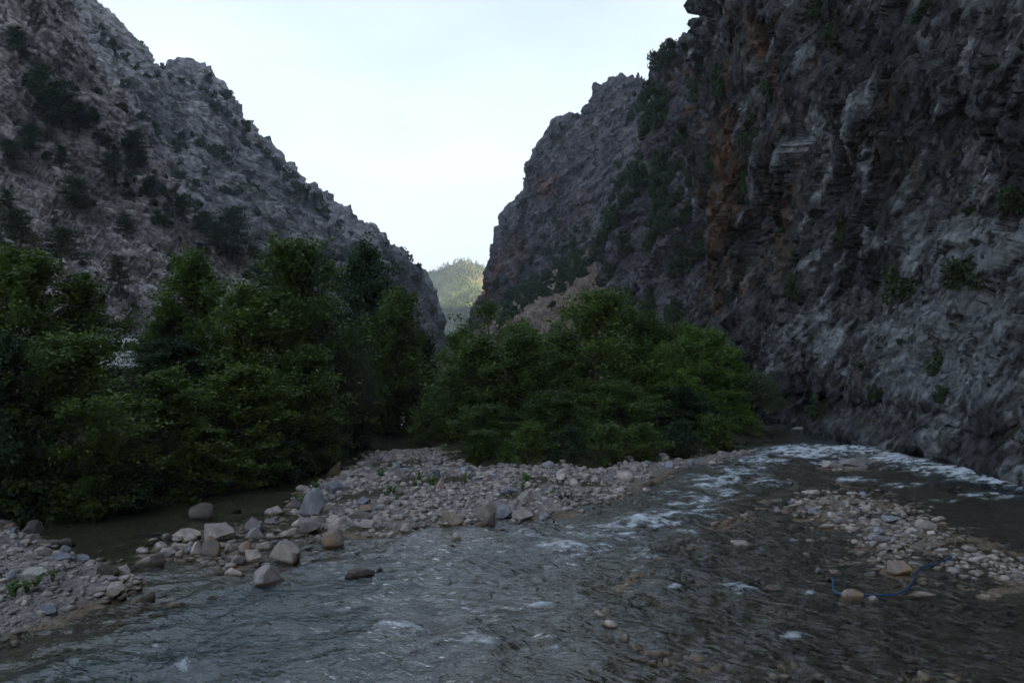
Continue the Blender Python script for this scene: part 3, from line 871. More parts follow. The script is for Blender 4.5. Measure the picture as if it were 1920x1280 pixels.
for nm, arr in (('depth', depth), ('foam', foam), ('rough', np.clip(lively + 0.7 * np.clip((X - 1) / 5, 0, 1), 0.2, 1.7))):
    at = me.attributes.new(nm, 'FLOAT', 'POINT')
    at.data.foreach_set('value', np.ascontiguousarray(arr, dtype=np.float32))
add_obj('river', me, M['water'], kind='structure')

# ------------------------------------------------------------------ plants: prototypes
def leaf_quads(C, size, aspect, up=1.0, out=None, seed=0, spread=0.7):
    """kite-shaped leaves at centres C, mostly facing up, tips turned outward and down"""
    r = np.random.default_rng(seed)
    n = len(C)
    N = r.normal(size=(n, 3)) * spread + np.array((0, 0, up))
    N /= np.linalg.norm(N, axis=1)[:, None]
    T = r.normal(size=(n, 3))
    if out is not None:
        T = T * 0.6 + out
    T -= N * np.einsum('ij,ij->i', T, N)[:, None]
    T /= np.linalg.norm(T, axis=1)[:, None] + 1e-9
    B = np.cross(N, T)
    s = (size * r.uniform(0.65, 1.3, n))[:, None]
    w = s * aspect
    V = np.stack([C - T * s * 0.5, C + B * w * 0.5 - T * s * 0.05 - N * s * 0.06, C + T * s * 0.5 - N * s * 0.16, C - B * w * 0.5 - T * s * 0.05 - N * s * 0.06], axis=1).reshape(-1, 3)
    F = np.arange(4 * n).reshape(-1, 4)
    return V, F

def tube(path, radii, sides=6):
    path = np.asarray(path, float)
    T = np.gradient(path, axis=0)
    T /= np.linalg.norm(T, axis=1)[:, None] + 1e-9
    ref = np.where(np.abs(T[:, 2:3]) > 0.9, np.array([[1.0, 0, 0]]), np.array([[0, 0, 1.0]]))
    U = np.cross(T, ref); U /= np.linalg.norm(U, axis=1)[:, None] + 1e-9
    Vv = np.cross(T, U)
    a = np.arange(sides) / sides * 2 * np.pi
    ring = U[:, None, :] * np.cos(a)[None, :, None] + Vv[:, None, :] * np.sin(a)[None, :, None]
    P = path[:, None, :] + ring * np.asarray(radii)[:, None, None]
    V = P.reshape(-1, 3)
    F = []
    for i in range(len(path) - 1):
        for j in range(sides):
            F.append((i * sides + j, i * sides + (j + 1) % sides, (i + 1) * sides + (j + 1) % sides, (i + 1) * sides + j))
    return V, np.array(F)

def join(parts):
    Vs, Fs, o = [], [], 0
    for V, F in parts:
        Vs.append(V); Fs.append(F + o); o += len(V)
    return np.concatenate(Vs), np.concatenate(Fs)

def broadleaf(seed, H=8.0, Rad=2.9, n_branch=64, twigs=11, leaves=36, leaf=0.165, low=0.03, skew=0.0):
    """young river-bank plane tree: trunk with limbs, crown of leaf sprays down to the ground"""
    r = np.random.default_rng(seed)
    wood = []
    tz = np.linspace(0, 1, 12)
    lean = r.normal(size=2) * 0.35
    trunk = np.stack([lean[0] * tz ** 1.5 + 0.12 * np.sin(tz * 7 + seed), lean[1] * tz ** 1.5 + 0.12 * np.cos(tz * 6 + seed), tz * H * 0.92], axis=1)
    wood.append(tube(trunk, 0.13 * (1 - tz * 0.85), 7))
    C, O = [], []
    for b in range(n_branch):
        h = low + (0.97 - low) * (b + r.random()) / n_branch
        prof = np.clip(np.sin(np.pi * (0.16 + 0.80 * h)) ** 0.8, 0.1, 1) * (1.0 if h > 0.18 else 0.8)
        L = Rad * prof * r.uniform(0.62, 1.22)
        az = b * 2.39996 + r.normal() * 0.35
        el = R(14 + 56 * h ** 1.1) + r.normal() * 0.22
        p0 = np.array([np.interp(h * 0.92, tz * 0.92, trunk[:, i]) for i in range(3)])
        dirv = np.array((math.cos(az) * math.cos(el), math.sin(az) * math.cos(el), math.sin(el)))
        t = np.linspace(0, 1, 6)
        path = p0 + dirv * (t * L)[:, None] + np.array((0, 0, -0.16 * L)) * (t ** 2)[:, None]
        wood.append(tube(path, 0.045 * (1 - h * 0.5) * (1 - 0.85 * t) + 0.004, 4))
        for k in range(twigs):
            u = 0.22 + 0.80 * (k + r.random()) / twigs
            q = np.array([np.interp(u, t, path[:, i]) for i in range(3)])
            d2 = dirv + r.normal(size=3) * np.array((0.75, 0.75, 0.55))
            d2 /= np.linalg.norm(d2)
            tl = r.uniform(0.45, 1.0) * (1.1 - 0.3 * h) * Rad / 2.9
            m = int(leaves * r.uniform(0.6, 1.3))
            if r.random() < 0.12:                    # a long shoot that breaks the outline
                tl *= 2.1
                m = int(m * 0.7)
                d2 = d2 + np.array((0, 0, 0.5)); d2 /= np.linalg.norm(d2)
            s = r.random(m) ** 0.7
            pts = q + d2 * (s * tl)[:, None] + r.normal(size=(m, 3)) * np.array((0.17, 0.17, 0.15)) + np.array((0, 0, -0.12)) * (s ** 2)[:, None]
            C.append(pts)
            O.append(np.tile(d2 + np.array((0, 0, -0.5)), (m, 1)))
    C = np.concatenate(C); O = np.concatenate(O)
    C[:, 2] = np.maximum(C[:, 2], 0.05)
    V, F = leaf_quads(C, leaf, 0.72, 0.9, O, seed + 1, 0.75)
    return join(wood), (V, F)

def willow(seed, H=4.2, Rad=2.0, shoots=420, leaves=34):
    """rounded feathery bush of arching shoots with thin leaves"""
    r = np.random.default_rng(seed)
    wood, C, O = [], [], []
    for k in range(7):
        az = k / 7 * 6.28 + r.normal() * 0.2
        t = np.linspace(0, 1, 5)
        path = np.stack([math.cos(az) * Rad * 0.45 * t, math.sin(az) * Rad * 0.45 * t, H * 0.62 * t ** 0.8], axis=1)
        wood.append(tube(path, 0.05 * (1 - 0.8 * t) + 0.006, 5))
    for k in range(shoots):
        d = r.normal(size=3); d[2] = abs(d[2]) * 0.9 - 0.15
        d /= np.linalg.norm(d)
        tip = np.array((0, 0, H * 0.45)) + d * np.array((Rad, Rad, H * 0.55)) * r.uniform(0.82, 1.06)
        root = np.array((0, 0, H * 0.42)) + d * np.array((Rad, Rad, H * 0.5)) * r.uniform(0.35, 0.6)
        s = r.random(leaves)
        pts = root + (tip - root) * s[:, None] + r.normal(size=(leaves, 3)) * 0.06
        C.append(pts)
        O.append(np.tile((tip - root) + np.array((0, 0, 0.5)), (leaves, 1)))
    C = np.concatenate(C); O = np.concatenate(O)
    C[:, 2] = np.maximum(C[:, 2], 0.05)
    V, F = leaf_quads(C, 0.15, 0.28, 0.3, O * 2, seed + 1, 1.0)
    return join(wood), (V, F)

def pine(seed, H=11.0, Rad=3.4, tiers=26, needle=0.42):
    r = np.random.default_rng(seed)
    wood, C = [], []
    tz = np.linspace(0, 1, 9)
    trunk = np.stack([0.25 * np.sin(tz * 4 + seed), 0.25 * np.cos(tz * 3 + seed), tz * H], axis=1)
    wood.append(tube(trunk, 0.2 * (1 - 0.88 * tz), 6))
    for b in range(tiers):
        h = 0.22 + 0.77 * (b + r.random() * 0.6) / tiers
        L = Rad * (1.12 - h) ** 0.65 * r.uniform(0.55, 1.15)
        az = b * 2.4 + r.normal() * 0.3
        p0 = np.array([np.interp(h, tz, trunk[:, i]) for i in range(3)])
        d = np.array((math.cos(az), math.sin(az), 0.18 + 0.3 * h))
        t = np.linspace(0, 1, 4)
        path = p0 + d * (t * L)[:, None]
        wood.append(tube(path, 0.06 * (1 - 0.8 * t) + 0.008, 4))
        for k in range(6):
            u = 0.35 + 0.65 * k / 5
            q = p0 + d * u * L + r.normal(size=3) * np.array((0.35, 0.35, 0.12))
            C.append(q + r.normal(size=(34, 3)) * np.array((0.52, 0.52, 0.2)))
    C = np.concatenate(C)
    V, F = leaf_quads(C, needle, 0.3, 0.7, None, seed + 1, 0.8)
    return join(wood), (V, F)

def shrub(seed, blobs=16, per=110, leaf=0.17, flat=0.8):
    """unit-size scrub clump (about 2 wide, 1.7 tall) of uneven leafy lumps"""
    r = np.random.default_rng(seed)
    C = []
    for k in range(blobs):
        a = r.random() * 6.28
        rad = 0.62 * math.sqrt(r.random())
        c = np.array((math.cos(a) * rad, math.sin(a) * rad, r.uniform(0.2, 1.25) * (1.1 - 0.6 * rad)))
        s = r.uniform(0.2, 0.42)
        d = r.normal(size=(per, 3))
        d /= np.linalg.norm(d, axis=1)[:, None]
        C.append(c + d * (s * r.uniform(0.6, 1.08, per))[:, None] * np.array((1, 1, flat)))
    C = np.concatenate(C)
    C[:, 2] = np.maximum(C[:, 2], -0.05)
    V, F = leaf_quads(C, leaf, 0.6, 0.6, None, seed + 1, 0.8)
    stem = [tube(np.array([(0.05 * i, 0.02, -0.12), (0.15 * math.cos(i * 2.1), 0.15 * math.sin(i * 2.1), 0.3), (0.4 * math.cos(i * 2.1), 0.4 * math.sin(i * 2.1), 0.75)]), [0.05, 0.035, 0.01], 4) for i in range(3)]
    return join(stem), (V, F)

def proto(kind, wood, crown, leafmat):
    a = mesh_np(kind + '_trunk', *wood)
    a.materials.append(M['bark'])
    b = mesh_np(kind + '_crown', crown[0], crown[1], False)
    b.materials.append(M[leafmat])
    return a, b

PROTO = {}
for i in range(5):
    w_, c_ = broadleaf(200 + i, n_branch=(66, 72, 60, 68, 64)[i], Rad=(3.0, 2.7, 3.2, 2.9, 2.7)[i])
    PROTO['plane', i] = proto('broadleaf', w_, c_, 'leaf')
    if i < 2:
        PROTO['bright', i] = proto('bright_broadleaf', w_, c_, 'leaf_bright')
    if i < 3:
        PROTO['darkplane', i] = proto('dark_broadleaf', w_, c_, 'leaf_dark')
w_, c_ = broadleaf(230, n_branch=30, twigs=6, leaves=26)      # a thin, see-through crown
PROTO['sparse', 0] = proto('sparse_broadleaf', w_, c_, 'leaf')
w_, c_ = broadleaf(240, H=3.0, Rad=1.7, n_branch=30, twigs=6, leaves=26, leaf=0.15, low=0.03)
PROTO['bush', 0] = proto('bank_bush', w_, c_, 'leaf')
PROTO['bush', 1] = proto('bright_bank_bush', w_, c_, 'leaf_bright')
w_, c_ = broadleaf(243, H=3.0, Rad=1.6, n_branch=34, twigs=5, leaves=30, leaf=0.13, low=0.03)
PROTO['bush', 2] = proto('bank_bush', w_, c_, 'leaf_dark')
w_, c_ = broadleaf(247, H=3.0, Rad=1.8, n_branch=24, twigs=7, leaves=24, leaf=0.16, low=0.05)
PROTO['bush', 3] = proto('bank_bush', w_, c_, 'leaf')
for i in range(2):
    PROTO['willow', i] = proto('willow', *willow(260 + i), 'leaf_grey')
for i in range(4):
    PROTO['pine', i] = proto('pine', *pine(280 + i), 'needle')
for i in range(4):
    w_, c_ = shrub(300 + i)
    PROTO['shrub', i] = proto('shrub', w_, c_, 'scrub')
for i in range(4):
    w_, c_ = shrub(320 + i, 9, 42, 0.30)
    PROTO['far_shrub', i] = proto('far_shrub', w_, c_, 'scrub')
SIZE = {'plane': (5.6, 8.0), 'bright': (5.6, 8.0), 'darkplane': (5.6, 8.0), 'sparse': (5.4, 8.0), 'bush': (3.5, 3.0), 'willow': (4.1, 4.2), 'pine': (6.6, 11.2), 'shrub': (2.0, 1.7), 'far_shrub': (2.0, 1.7)}

def plant(name, kind, i, loc, width, height, label, category, group=None, rz=None, parts=True, depth=None):
    sw, sh = SIZE[kind]
    a, b = PROTO[kind, i]
    s = (width / sw, (depth or width) / sw, height / sh)
    rz = rng.random() * 6.28 if rz is None else rz
    if parts:
        root = add_obj(name, None, None, None, loc, rz, s, label=label, category=category)
        root.empty_display_size = 0.3
        add_obj('trunk', a, None, root)
        add_obj('crown', b, None, root)
    else:
        root = add_obj(name, b, None, None, loc, rz, s, label=label, category=category)
    if group:
        root['group'] = group
    return root

# ------------------------------------------------------------------ trees along the river
# (kind, variant, px, top py, forward distance, width in px, label, group)
LB, IS = 'trees on the left bank', 'trees on the river island'
TREES = [
    ('plane', 0, 40, 478, 33, 250, 'large leafy tree at the left edge of the picture, yellow-green top', LB),
    ('plane', 2, -105, 500, 34, 240, 'leafy tree cut off by the left edge of the picture', LB),
    ('plane', 1, -270, 510, 37, 240, 'leafy tree just outside the left edge of the picture', LB),
    ('plane', 3, 150, 530, 35, 170, 'leafy tree right of the large left-edge tree, in front of the pale hillside', LB),
    ('plane', 1, 355, 478, 41, 190, 'tall leafy tree with a narrow pointed top before the left spur', LB),
    ('plane', 2, 545, 470, 43, 230, 'tallest broad leafy tree of the left bank, near the lone dark pine', LB),
    ('plane', 4, 455, 545, 39, 190, 'leafy tree filling the gap between the two tallest left-bank trees', LB),
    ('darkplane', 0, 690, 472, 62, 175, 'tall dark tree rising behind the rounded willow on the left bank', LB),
    ('plane', 1, 745, 556, 54, 170, 'tree at the right end of the left bank, beside the valley gap', LB),
    ('darkplane', 1, 800, 628, 62, 100, 'slim dark tree in the valley gap, lower than its left neighbour', LB),
    ('willow', 0, 648, 632, 44, 135, 'rounded feathery grey-green willow bush beside the dark channel', LB),
    ('plane', 2, 120, 640, 28.5, 260, 'low front tree at the lower left with branches over the gravel', LB),
    ('plane', 4, 310, 700, 31.5, 210, 'low leafy tree overhanging the still pool on the left', LB),
    ('plane', 0, 450, 690, 35, 220, 'front tree leaning over the boulders of the left channel', LB),
    ('plane', 3, 570, 660, 38.5, 190, 'front tree left of the willow, reaching down to the water', LB),
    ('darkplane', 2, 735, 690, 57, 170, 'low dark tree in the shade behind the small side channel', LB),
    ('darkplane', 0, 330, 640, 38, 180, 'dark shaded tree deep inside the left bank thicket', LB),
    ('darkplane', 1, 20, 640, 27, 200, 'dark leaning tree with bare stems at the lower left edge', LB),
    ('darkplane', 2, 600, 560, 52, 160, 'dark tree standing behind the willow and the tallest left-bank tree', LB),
    ('sparse', 0, 915, 566, 62, 150, 'thin see-through tree with a tall top at the left of the island', IS),
    ('plane', 1, 890, 640, 45, 190, 'leafy tree at the left end of the island above the stone bar', IS),
    ('plane', 2, 1110, 556, 50, 200, 'tallest tree of the island, before the tan scree', IS),
    ('plane', 4, 985, 625, 47, 160, 'tree between the thin tree and the tallest tree of the island', IS),
    ('willow', 1, 1045, 622, 55, 150, 'greyish round-topped willow behind the middle of the island', IS),
    ('plane', 3, 1215, 598, 51, 160, 'tree right of the tallest island tree, slightly lower', IS),
    ('bright', 0, 1318, 622, 51, 160, 'bright yellow-green tree near the right end of the island', IS),
    ('bright', 1, 1262, 650, 49, 120, 'smaller yellow-green tree left of the brightest island tree', IS),
    ('willow', 0, 1408, 690, 53, 130, 'feathery dull bush at the right tip of the island by the bend', IS),
    ('darkplane', 0, 1365, 680, 55, 140, 'dark tree between the bright tree and the feathery end bush', IS),
    ('plane', 0, 838, 715, 48, 110, 'low tree at the left tip of the island above the side channel', IS),
    ('plane', 4, 872, 622, 52, 120, 'leafy tree beside the valley gap at the left of the island', IS),
    ('plane', 0, 972, 612, 54, 150, 'leafy tree just right of the thin see-through tree', IS),
    ('plane', 2, 1040, 632, 52, 140, 'leafy tree behind the greyish willow of the island', IS),
    ('plane', 1, 1170, 585, 56, 150, 'leafy tree close behind the tallest island tree', IS),
    ('bright', 1, 1370, 655, 54, 120, 'yellow-green tree right of the brightest island tree', IS),
    ('plane', 0, 1270, 612, 56, 140, 'leafy tree behind the smaller yellow-green island tree', IS),
    ('plane', 3, 300, 600, 40, 110, 'slender leafy tree just right of the white van', LB),
    ('plane', 3, 1160, 720, 44, 170, 'low leafy tree in the front right of the island', IS),
    ('plane', 1, 1040, 735, 42, 150, 'low yellow-green tree in the front middle of the island', IS),
    ('plane', 2, 900, 765, 40, 130, 'low tree with drooping branches in front of the island, above the boulders', IS),
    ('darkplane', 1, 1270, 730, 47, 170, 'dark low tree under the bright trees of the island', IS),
]
for (kind, i, px, py, D, wpx, label, grp) in TREES:
    x = (px - 960) / FPX * D
    gz = float(ground_z(np.array([x]), np.array([D]))[0]) - 0.15
    top = CAM_H + (640 - py) / FPX * D
    nm = 'willow_bush' if kind == 'willow' else 'broadleaf_tree'
    plant(nm, kind, i, (x, D, gz), wpx / FPX * D * 1.06, (top - gz) * 1.02, label, 'bush' if kind == 'willow' else 'tree', grp)

BUSHES = [
    ('bush', 0, 130, 925, 27.5, 110, 'small green bush growing at the edge of the left gravel bank'),
    ('bush', 1, 905, 850, 39.5, 60, 'low bright bush in front of the island, left one of a pair'),
    ('bush', 1, 948, 846, 38.8, 46, 'low bright bush in front of the island, right one of a pair'),
    ('bush', 0, 1010, 820, 41.0, 90, 'low dark bush at the foot of the island trees'),
    ('bush', 0, 1110, 815, 42.0, 110, 'wide low bush at the front edge of the island'),
    ('bush', 0, 1210, 805, 43.5, 110, 'low bush near the right front edge of the island'),
    ('bush', 0, 1310, 795, 46.0, 110, 'low bush under the yellow-green trees by the river bend'),
    ('bush', 0, 230, 880, 28.6, 150, 'dark bush hanging over the pool beside the left gravel'),
    ('bush', 0, 330, 862, 30.6, 150, 'dark bush over the big shaded boulder'),
    ('bush', 0, 430, 845, 32.6, 150, 'dark bush hanging down to the left channel'),
    ('bush', 0, 520, 830, 34.6, 140, 'dark bush at the water edge below the willow'),
    ('bush', 0, 590, 805, 37.6, 120, 'dark bush at the mouth of the side channel'),
    ('bush', 0, 40, 880, 27.0, 130, 'dark low bush behind the left gravel bank'),
    ('bush', 0, 670, 770, 46.0, 110, 'dark bush on the left side of the shaded side channel'),
    ('bush', 0, 800, 770, 48.0, 90, 'dark bush on the right side of the shaded side channel'),
    ('bush', 0, 990, 800, 38.6, 100, 'low dark bush right of the paired bright bushes'),
    ('bush', 0, 1060, 806, 38.8, 100, 'low dark bush above the dead bush on the bar'),
    ('bush', 0, 1135, 800, 39.2, 110, 'dark bush at the water side of the island, right of the dead bush'),
    ('bush', 0, 1205, 800, 40.2, 110, 'dark bush above the right end of the stone bar'),
    ('bush', 0, 1275, 795, 41.6, 110, 'dark bush near the tapering end of the stone bar'),
    ('bush', 0, 1345, 785, 43.6, 100, 'dark bush at the last stones of the bar'),
    ('bush', 0, 180, 900, 27.6, 130, 'dark bush between the small green bush and the pool'),
    ('bush', 0, 280, 875, 29.4, 130, 'dark bush right behind the big shaded boulder'),
    ('bush', 0, 480, 835, 33.6, 130, 'dark bush leaning over the middle of the left channel'),
    ('bush', 1, 1395, 770, 50.0, 80, 'small bush at the water on the right tip of the island'),
]
for k_, (kind, i, px, py, D, wpx, label) in enumerate(BUSHES):
    i = i if i == 1 else (0, 2, 3)[k_ % 3]
    x = (px - 960) / FPX * D
    gz = float(ground_z(np.array([x]), np.array([D]))[0]) - 0.1
    top = CAM_H + (640 - py) / FPX * D
    plant('bank_bush', kind, i, (x, D, gz), wpx / FPX * D, max(top - gz, 0.9), label, 'bush', 'bushes along the water')

# ------------------------------------------------------------------ pines and scrub on the slopes
def projected(name):
    V = SHEETS[name][0]
    ok = V[:, 1] > 5
    px = np.where(ok, 960 + FPX * V[:, 0] / np.maximum(V[:, 1], 1e-3), -1e6)
    py = 640 - FPX * (V[:, 2] - CAM_H) / np.maximum(V[:, 1], 1e-3)
    return V, px, py

PROJ = {n: projected(n) for n in ('hillside_left', 'ridge_left', 'cliff_far', 'spur_right', 'scree_slope', 'cliff_right', 'hill_far')}
def pick(name, x, y, tol=7.0):
    V, px, py = PROJ[name]
    d = np.hypot(px - x, py - y)
    near = np.where(d < tol)[0]
    if len(near) == 0:
        return V[np.argmin(d)]
    return V[near[np.argmin(V[near, 1])]]

PINES = [
    (30, 118, 66, 58, 'dark pine on the pale wall at the upper left edge'),
    (78, 205, 92, 66, 'uppermost pine of the dark cluster on the left wall'),
    (118, 232, 88, 66, 'pine in the right half of the dark cluster on the left wall'),
    (92, 252, 84, 70, 'lowest pine of the dark cluster on the left wall'),
    (152, 252, 62, 54, 'pine at the right tip of the dark cluster on the left wall'),
    (258, 305, 72, 60, 'flat-topped pine on the edge of the pale spur'),
    (215, 342, 60, 58, 'dark pine below the flat-topped pine of the spur'),
    (62, 288, 62, 56, 'pine on the rocks below the dark cluster'),
    (18, 300, 46, 44, 'small pine at the left edge below the dark cluster'),
    (118, 304, 40, 38, 'small pine on bare rock left of the spur edge'),
    (142, 398, 76, 74, 'spreading pine alone on the tilted rock slabs'),
    (236, 436, 48, 44, 'small pine on the slabs right of the spreading pine'),
    (448, 502, 122, 84, 'tall lone dark pine standing on the lower spur'),
    (412, 470, 60, 56, 'pine just left of the tall lone pine'),
    (12, 388, 44, 40, 'small pine at the left edge above the leafy trees'),
    (230, 545, 72, 46, 'narrow dark conifer rising behind the left leafy trees'),
    (40, 470, 84, 90, 'broad dark pine behind the left-edge leafy tree'),
    (112, 492, 76, 90, 'dark pine right of the broad one behind the left-edge tree'),
    (345, 406, 48, 46, 'pine in the dark band along the spur edge, upper end'),
    (388, 436, 48, 46, 'pine in the dark band along the spur edge, lower end'),
    (292, 372, 46, 46, 'pine at the foot of the pale wall edge'),
]
for i, (x, y, h, w, label) in enumerate(PINES):
    p = pick('hillside_left', x, y)
    D = p[1]
    plant('pine_tree', 'pine', i % 4, p - np.array((0, 0, 0.5)), w / FPX * D * 1.1, h / FPX * D, label, 'pine', 'pines on the left spur')

def where_word(t, words):
    return words[min(int(np.clip(t, 0, 0.999) * len(words)), len(words) - 1)]

def scatter(sheet_name, name, kind, n, size_px, box, mask, label, category, group, seed, parts=False, squash=0.85, spots=()):
    """clumped plants at visible points of a slope; size_px is their width in photo pixels"""
    r = np.random.default_rng(seed)
    V, px, py = PROJ[sheet_name]
    ok = (px > box[0]) & (px < box[2]) & (py > box[1]) & (py < box[3])
    dens = mask(V, px, py)
    idx = np.where(ok & (dens > 0))[0]
    pr = dens[idx] / V[idx, 1] ** 0.0
    sel = r.choice(idx, size=min(n, len(idx)), replace=False, p=pr / pr.sum())
    for k, j in enumerate(sel):
        D = V[j, 1]
        w = r.uniform(*size_px) / FPX * D
        sz = where_word((w * FPX / D - size_px[0]) / (size_px[1] - size_px[0]), ('small', 'middling', 'large'))
        zx = where_word((px[j] - box[0]) / (box[2] - box[0]), ('far left', 'left', 'middle', 'right', 'far right'))
        zy = where_word((py[j] - box[1]) / (box[3] - box[1]), ('top', 'upper', 'lower', 'bottom'))
        plant(name, kind, int(r.integers(0, 4)), V[j] - np.array((0, 0, 0.08 * w)), w, w * squash * r.uniform(0.75, 1.25), f'{sz} {label}, {zy} {zx} part', category, group, r.random() * 6.28, parts)

def clump(scale, seed, thr=0.05, sharp=6):
    def f(V, px, py):
        return np.clip((fbm(V / scale, 3, seed) - thr) * sharp, 0, 1) ** 2
    return f

def band(V, px, py):
    # the green band that runs down along the edge of the near spur
    yb = np.interp(px, [100, 180, 230, 300, 380, 450], [120, 230, 290, 370, 435, 500])
    return np.exp(-((py - yb - 12) / 26.0) ** 2)

scatter('hillside_left', 'spur_shrub', 'shrub', 60, (20, 46), (90, 60, 560, 560), band, 'dark shrub along the left spur edge', 'shrub', 'shrubs along the left spur edge', 400)
scatter('hillside_left', 'rock_shrub', 'shrub', 60, (10, 30), (0, 40, 620, 600), clump(14, 60), 'shrub on the bare left rock slabs', 'shrub', 'shrubs on the left rock slabs', 401)

def ridge_mask(V, px, py):
    return np.clip((fbm(V / 34, 3, 61) + 0.12) * 3, 0.02, 1) ** 2
scatter('ridge_left', 'ridge_shrub', 'far_shrub', 295, (10, 32), (95, 10, 830, 600), ridge_mask, 'shrub on the far left ridge slope', 'shrub', 'shrubs on the far left ridge', 402)
SKY_L = [(185, 45), (200, 66), (222, 84), (245, 97), (262, 120), (280, 138), (300, 140), (325, 142), (345, 147), (372, 160), (392, 172), (412, 200), (432, 214), (448, 228), (468, 246), (484, 266), (503, 288), (522, 308), (540, 328), (560, 350), (580, 372), (620, 404), (640, 416), (660, 430), (684, 446), (705, 460), (725, 474), (745, 488), (762, 505), (778, 520)]
for k, (x, y) in enumerate(SKY_L):
    part_ = where_word(k / len(SKY_L), ('highest stretch', 'stretch before the rounded shoulder', 'rounded shoulder', 'stretch below the shoulder', 'middle of the long descent', 'lower end of the long descent', 'last stretch above the gap'))
    p = pick('ridge_left', x, y + 3, 8)
    w = rng.uniform(13, 22) / FPX * p[1]
    plant('crest_shrub', 'far_shrub', k % 4, p - np.array((0, 0, 0.15 * w)), w, w * rng.uniform(0.7, 1.1), 'small dark tree on the left skyline, ' + part_, 'shrub', 'small trees on the left skyline', None, False)
p = pick('ridge_left', 597, 388, 8)
plant('crest_pine', 'pine', 1, p - np.array((0, 0, 0.6)), 16 / FPX * p[1], 24 / FPX * p[1], 'lone little pine standing clear on the left skyline', 'pine')

def mid_mask(V, px, py):
    g = np.exp(-((py - np.interp(px, [960, 1040, 1130, 1200], [560, 500, 440, 330])) / 60.0) ** 2)
    return np.clip((fbm(V / 20, 3, 62) + 0.05) * 3, 0.0, 1) ** 2 * 0.35 + g * (px < 1210)
scatter('cliff_far', 'cliff_shrub', 'far_shrub', 110, (12, 30), (930, 170, 1260, 600), mid_mask, 'shrub on the far right cliff', 'shrub', 'shrubs on the far right cliff', 403)
for k, (x, y) in enumerate([(1165, 158), (1185, 172), (1198, 174), (1212, 175), (1228, 168), (1128, 174), (1090, 226), (1046, 242), (1028, 258), (965, 384), (970, 376), (1003, 330), (912, 500), (942, 430)]):
    p = pick('cliff_far', x, y + 3, 8)
    w = rng.uniform(9, 16) / FPX * p[1]
    plant('crest_shrub', 'far_shrub', k % 4, p - np.array((0, 0, 0.15 * w)), w, w * rng.uniform(0.8, 1.3), 'tiny shrub on the far right skyline, ' + ('on the highest summit', 'just right of the summit', 'second right of the summit', 'in the green saddle', 'at the right end of the saddle', 'left of the summit', 'beside the leaning crest block', 'left of the crest block', 'on the upper step', 'on the middle step', 'above the middle step', 'below the upper step', 'low by the gap', 'on the lower step')[k], 'shrub', 'shrubs on the far right skyline', None, False)

def spur_mask(V, px, py):
    return np.clip((fbm(V / 9, 3, 63) + 0.2) * 3, 0.02, 1) ** 2
scatter('spur_right', 'gully_shrub', 'shrub', 130, (26, 62), (1120, 110, 1330, 640), spur_mask, 'shrub in the right gully', 'shrub', 'shrubs in the right gully', 404, False, 1.0)
for k, (x, y) in enumerate([(1300, 98), (1290, 102), (1262, 124), (1246, 145), (1236, 170), (1226, 200)]):
    p = pick('spur_right', x, y + 4, 9)
    w = rng.uniform(14, 24) / FPX * p[1]
    plant('crest_shrub', 'shrub', k % 4, p - np.array((0, 0, 0.15 * w)), w, w, 'shrub on the crest left of the near right cliff, ' + ('nearest the cliff', 'second from the cliff', 'third from the cliff', 'third from the saddle', 'second from the saddle', 'nearest the saddle')[k], 'shrub', 'shrubs on the right spur crest', None, False)

def scree_mask(V, px, py):
    yb = np.interp(px, [950, 1010, 1060, 1120, 1180], [590, 545, 520, 480, 430])
    return np.exp(-((py - yb) / 20.0) ** 2) + 0.10 * np.clip(fbm(V / 6, 2, 64) * 3, 0, 1)
scatter('scree_slope', 'scree_shrub', 'shrub', 85, (18, 44), (940, 410, 1300, 640), scree_mask, 'bush on the tan scree', 'shrub', 'bushes along the scree', 405)

CLIFF_SHRUBS = [
    (1570, 100, 95, 110, 'large dark bush hanging high on the near right cliff'),
    (1520, 40, 60, 60, 'dark bush at the top of the near right cliff, left of the largest'),
    (1440, 200, 60, 80, 'dark bush in the upper left part of the near cliff'),
    (1400, 270, 60, 80, 'bush above the orange streaks of the near cliff'),
    (1390, 380, 54, 70, 'bush low in the orange streaks of the near cliff'),
    (1345, 190, 40, 90, 'slim bush along the left edge of the near cliff'),
    (1330, 330, 36, 70, 'slim bush halfway up the left edge of the near cliff'),
    (1570, 460, 46, 90, 'narrow dark bush in a vertical cleft of the near cliff'),
    (1688, 560, 90, 105, 'wide dark bush on the near cliff, left one of two side by side'),
    (1815, 545, 110, 85, 'wide dark bush on the near cliff, right one of two side by side'),
    (1748, 700, 48, 60, 'upright bush low on the near cliff, upper half of a pair'),
    (1758, 755, 44, 44, 'bush low on the near cliff, just under the upright bush'),
    (1610, 690, 34, 30, 'small tuft on the lower near cliff'),
    (1893, 400, 70, 70, 'bush on the ledge at the right edge of the picture'),
    (1810, 400, 34, 30, 'little tuft on the pale ledge near the right edge'),
    (1695, 175, 34, 26, 'little dark tuft high on the bare near cliff'),
    (1520, 785, 54, 60, 'dry brownish bush at the foot of the near cliff by the bend'),
    (1480, 560, 40, 60, 'bush beside the pale slab on the lower left of the near cliff'),
    (1730, 40, 60, 50, 'dark bush at the top edge above the bare cliff'),
    (1850, 130, 50, 40, 'dark bush near the upper right corner'),
    (1640, 745, 40, 40, 'low tuft above the water-worn ledge'),
]
for i, (x, y, w, h, label) in enumerate(CLIFF_SHRUBS):
    p = pick('cliff_right', x, y)
    D = p[1]
    plant('cliff_bush', 'shrub', i % 4, p + np.array((0.15, 0, -0.1)), w / FPX * D, h / FPX * D, label, 'bush', 'bushes on the near right cliff')
scatter('cliff_right', 'cliff_tuft', 'far_shrub', 60, (8, 22), (1320, 20, 1920, 760), clump(5, 66, 0.0), 'dry tuft on the near right cliff', 'tuft', 'tufts on the near right cliff', 406)

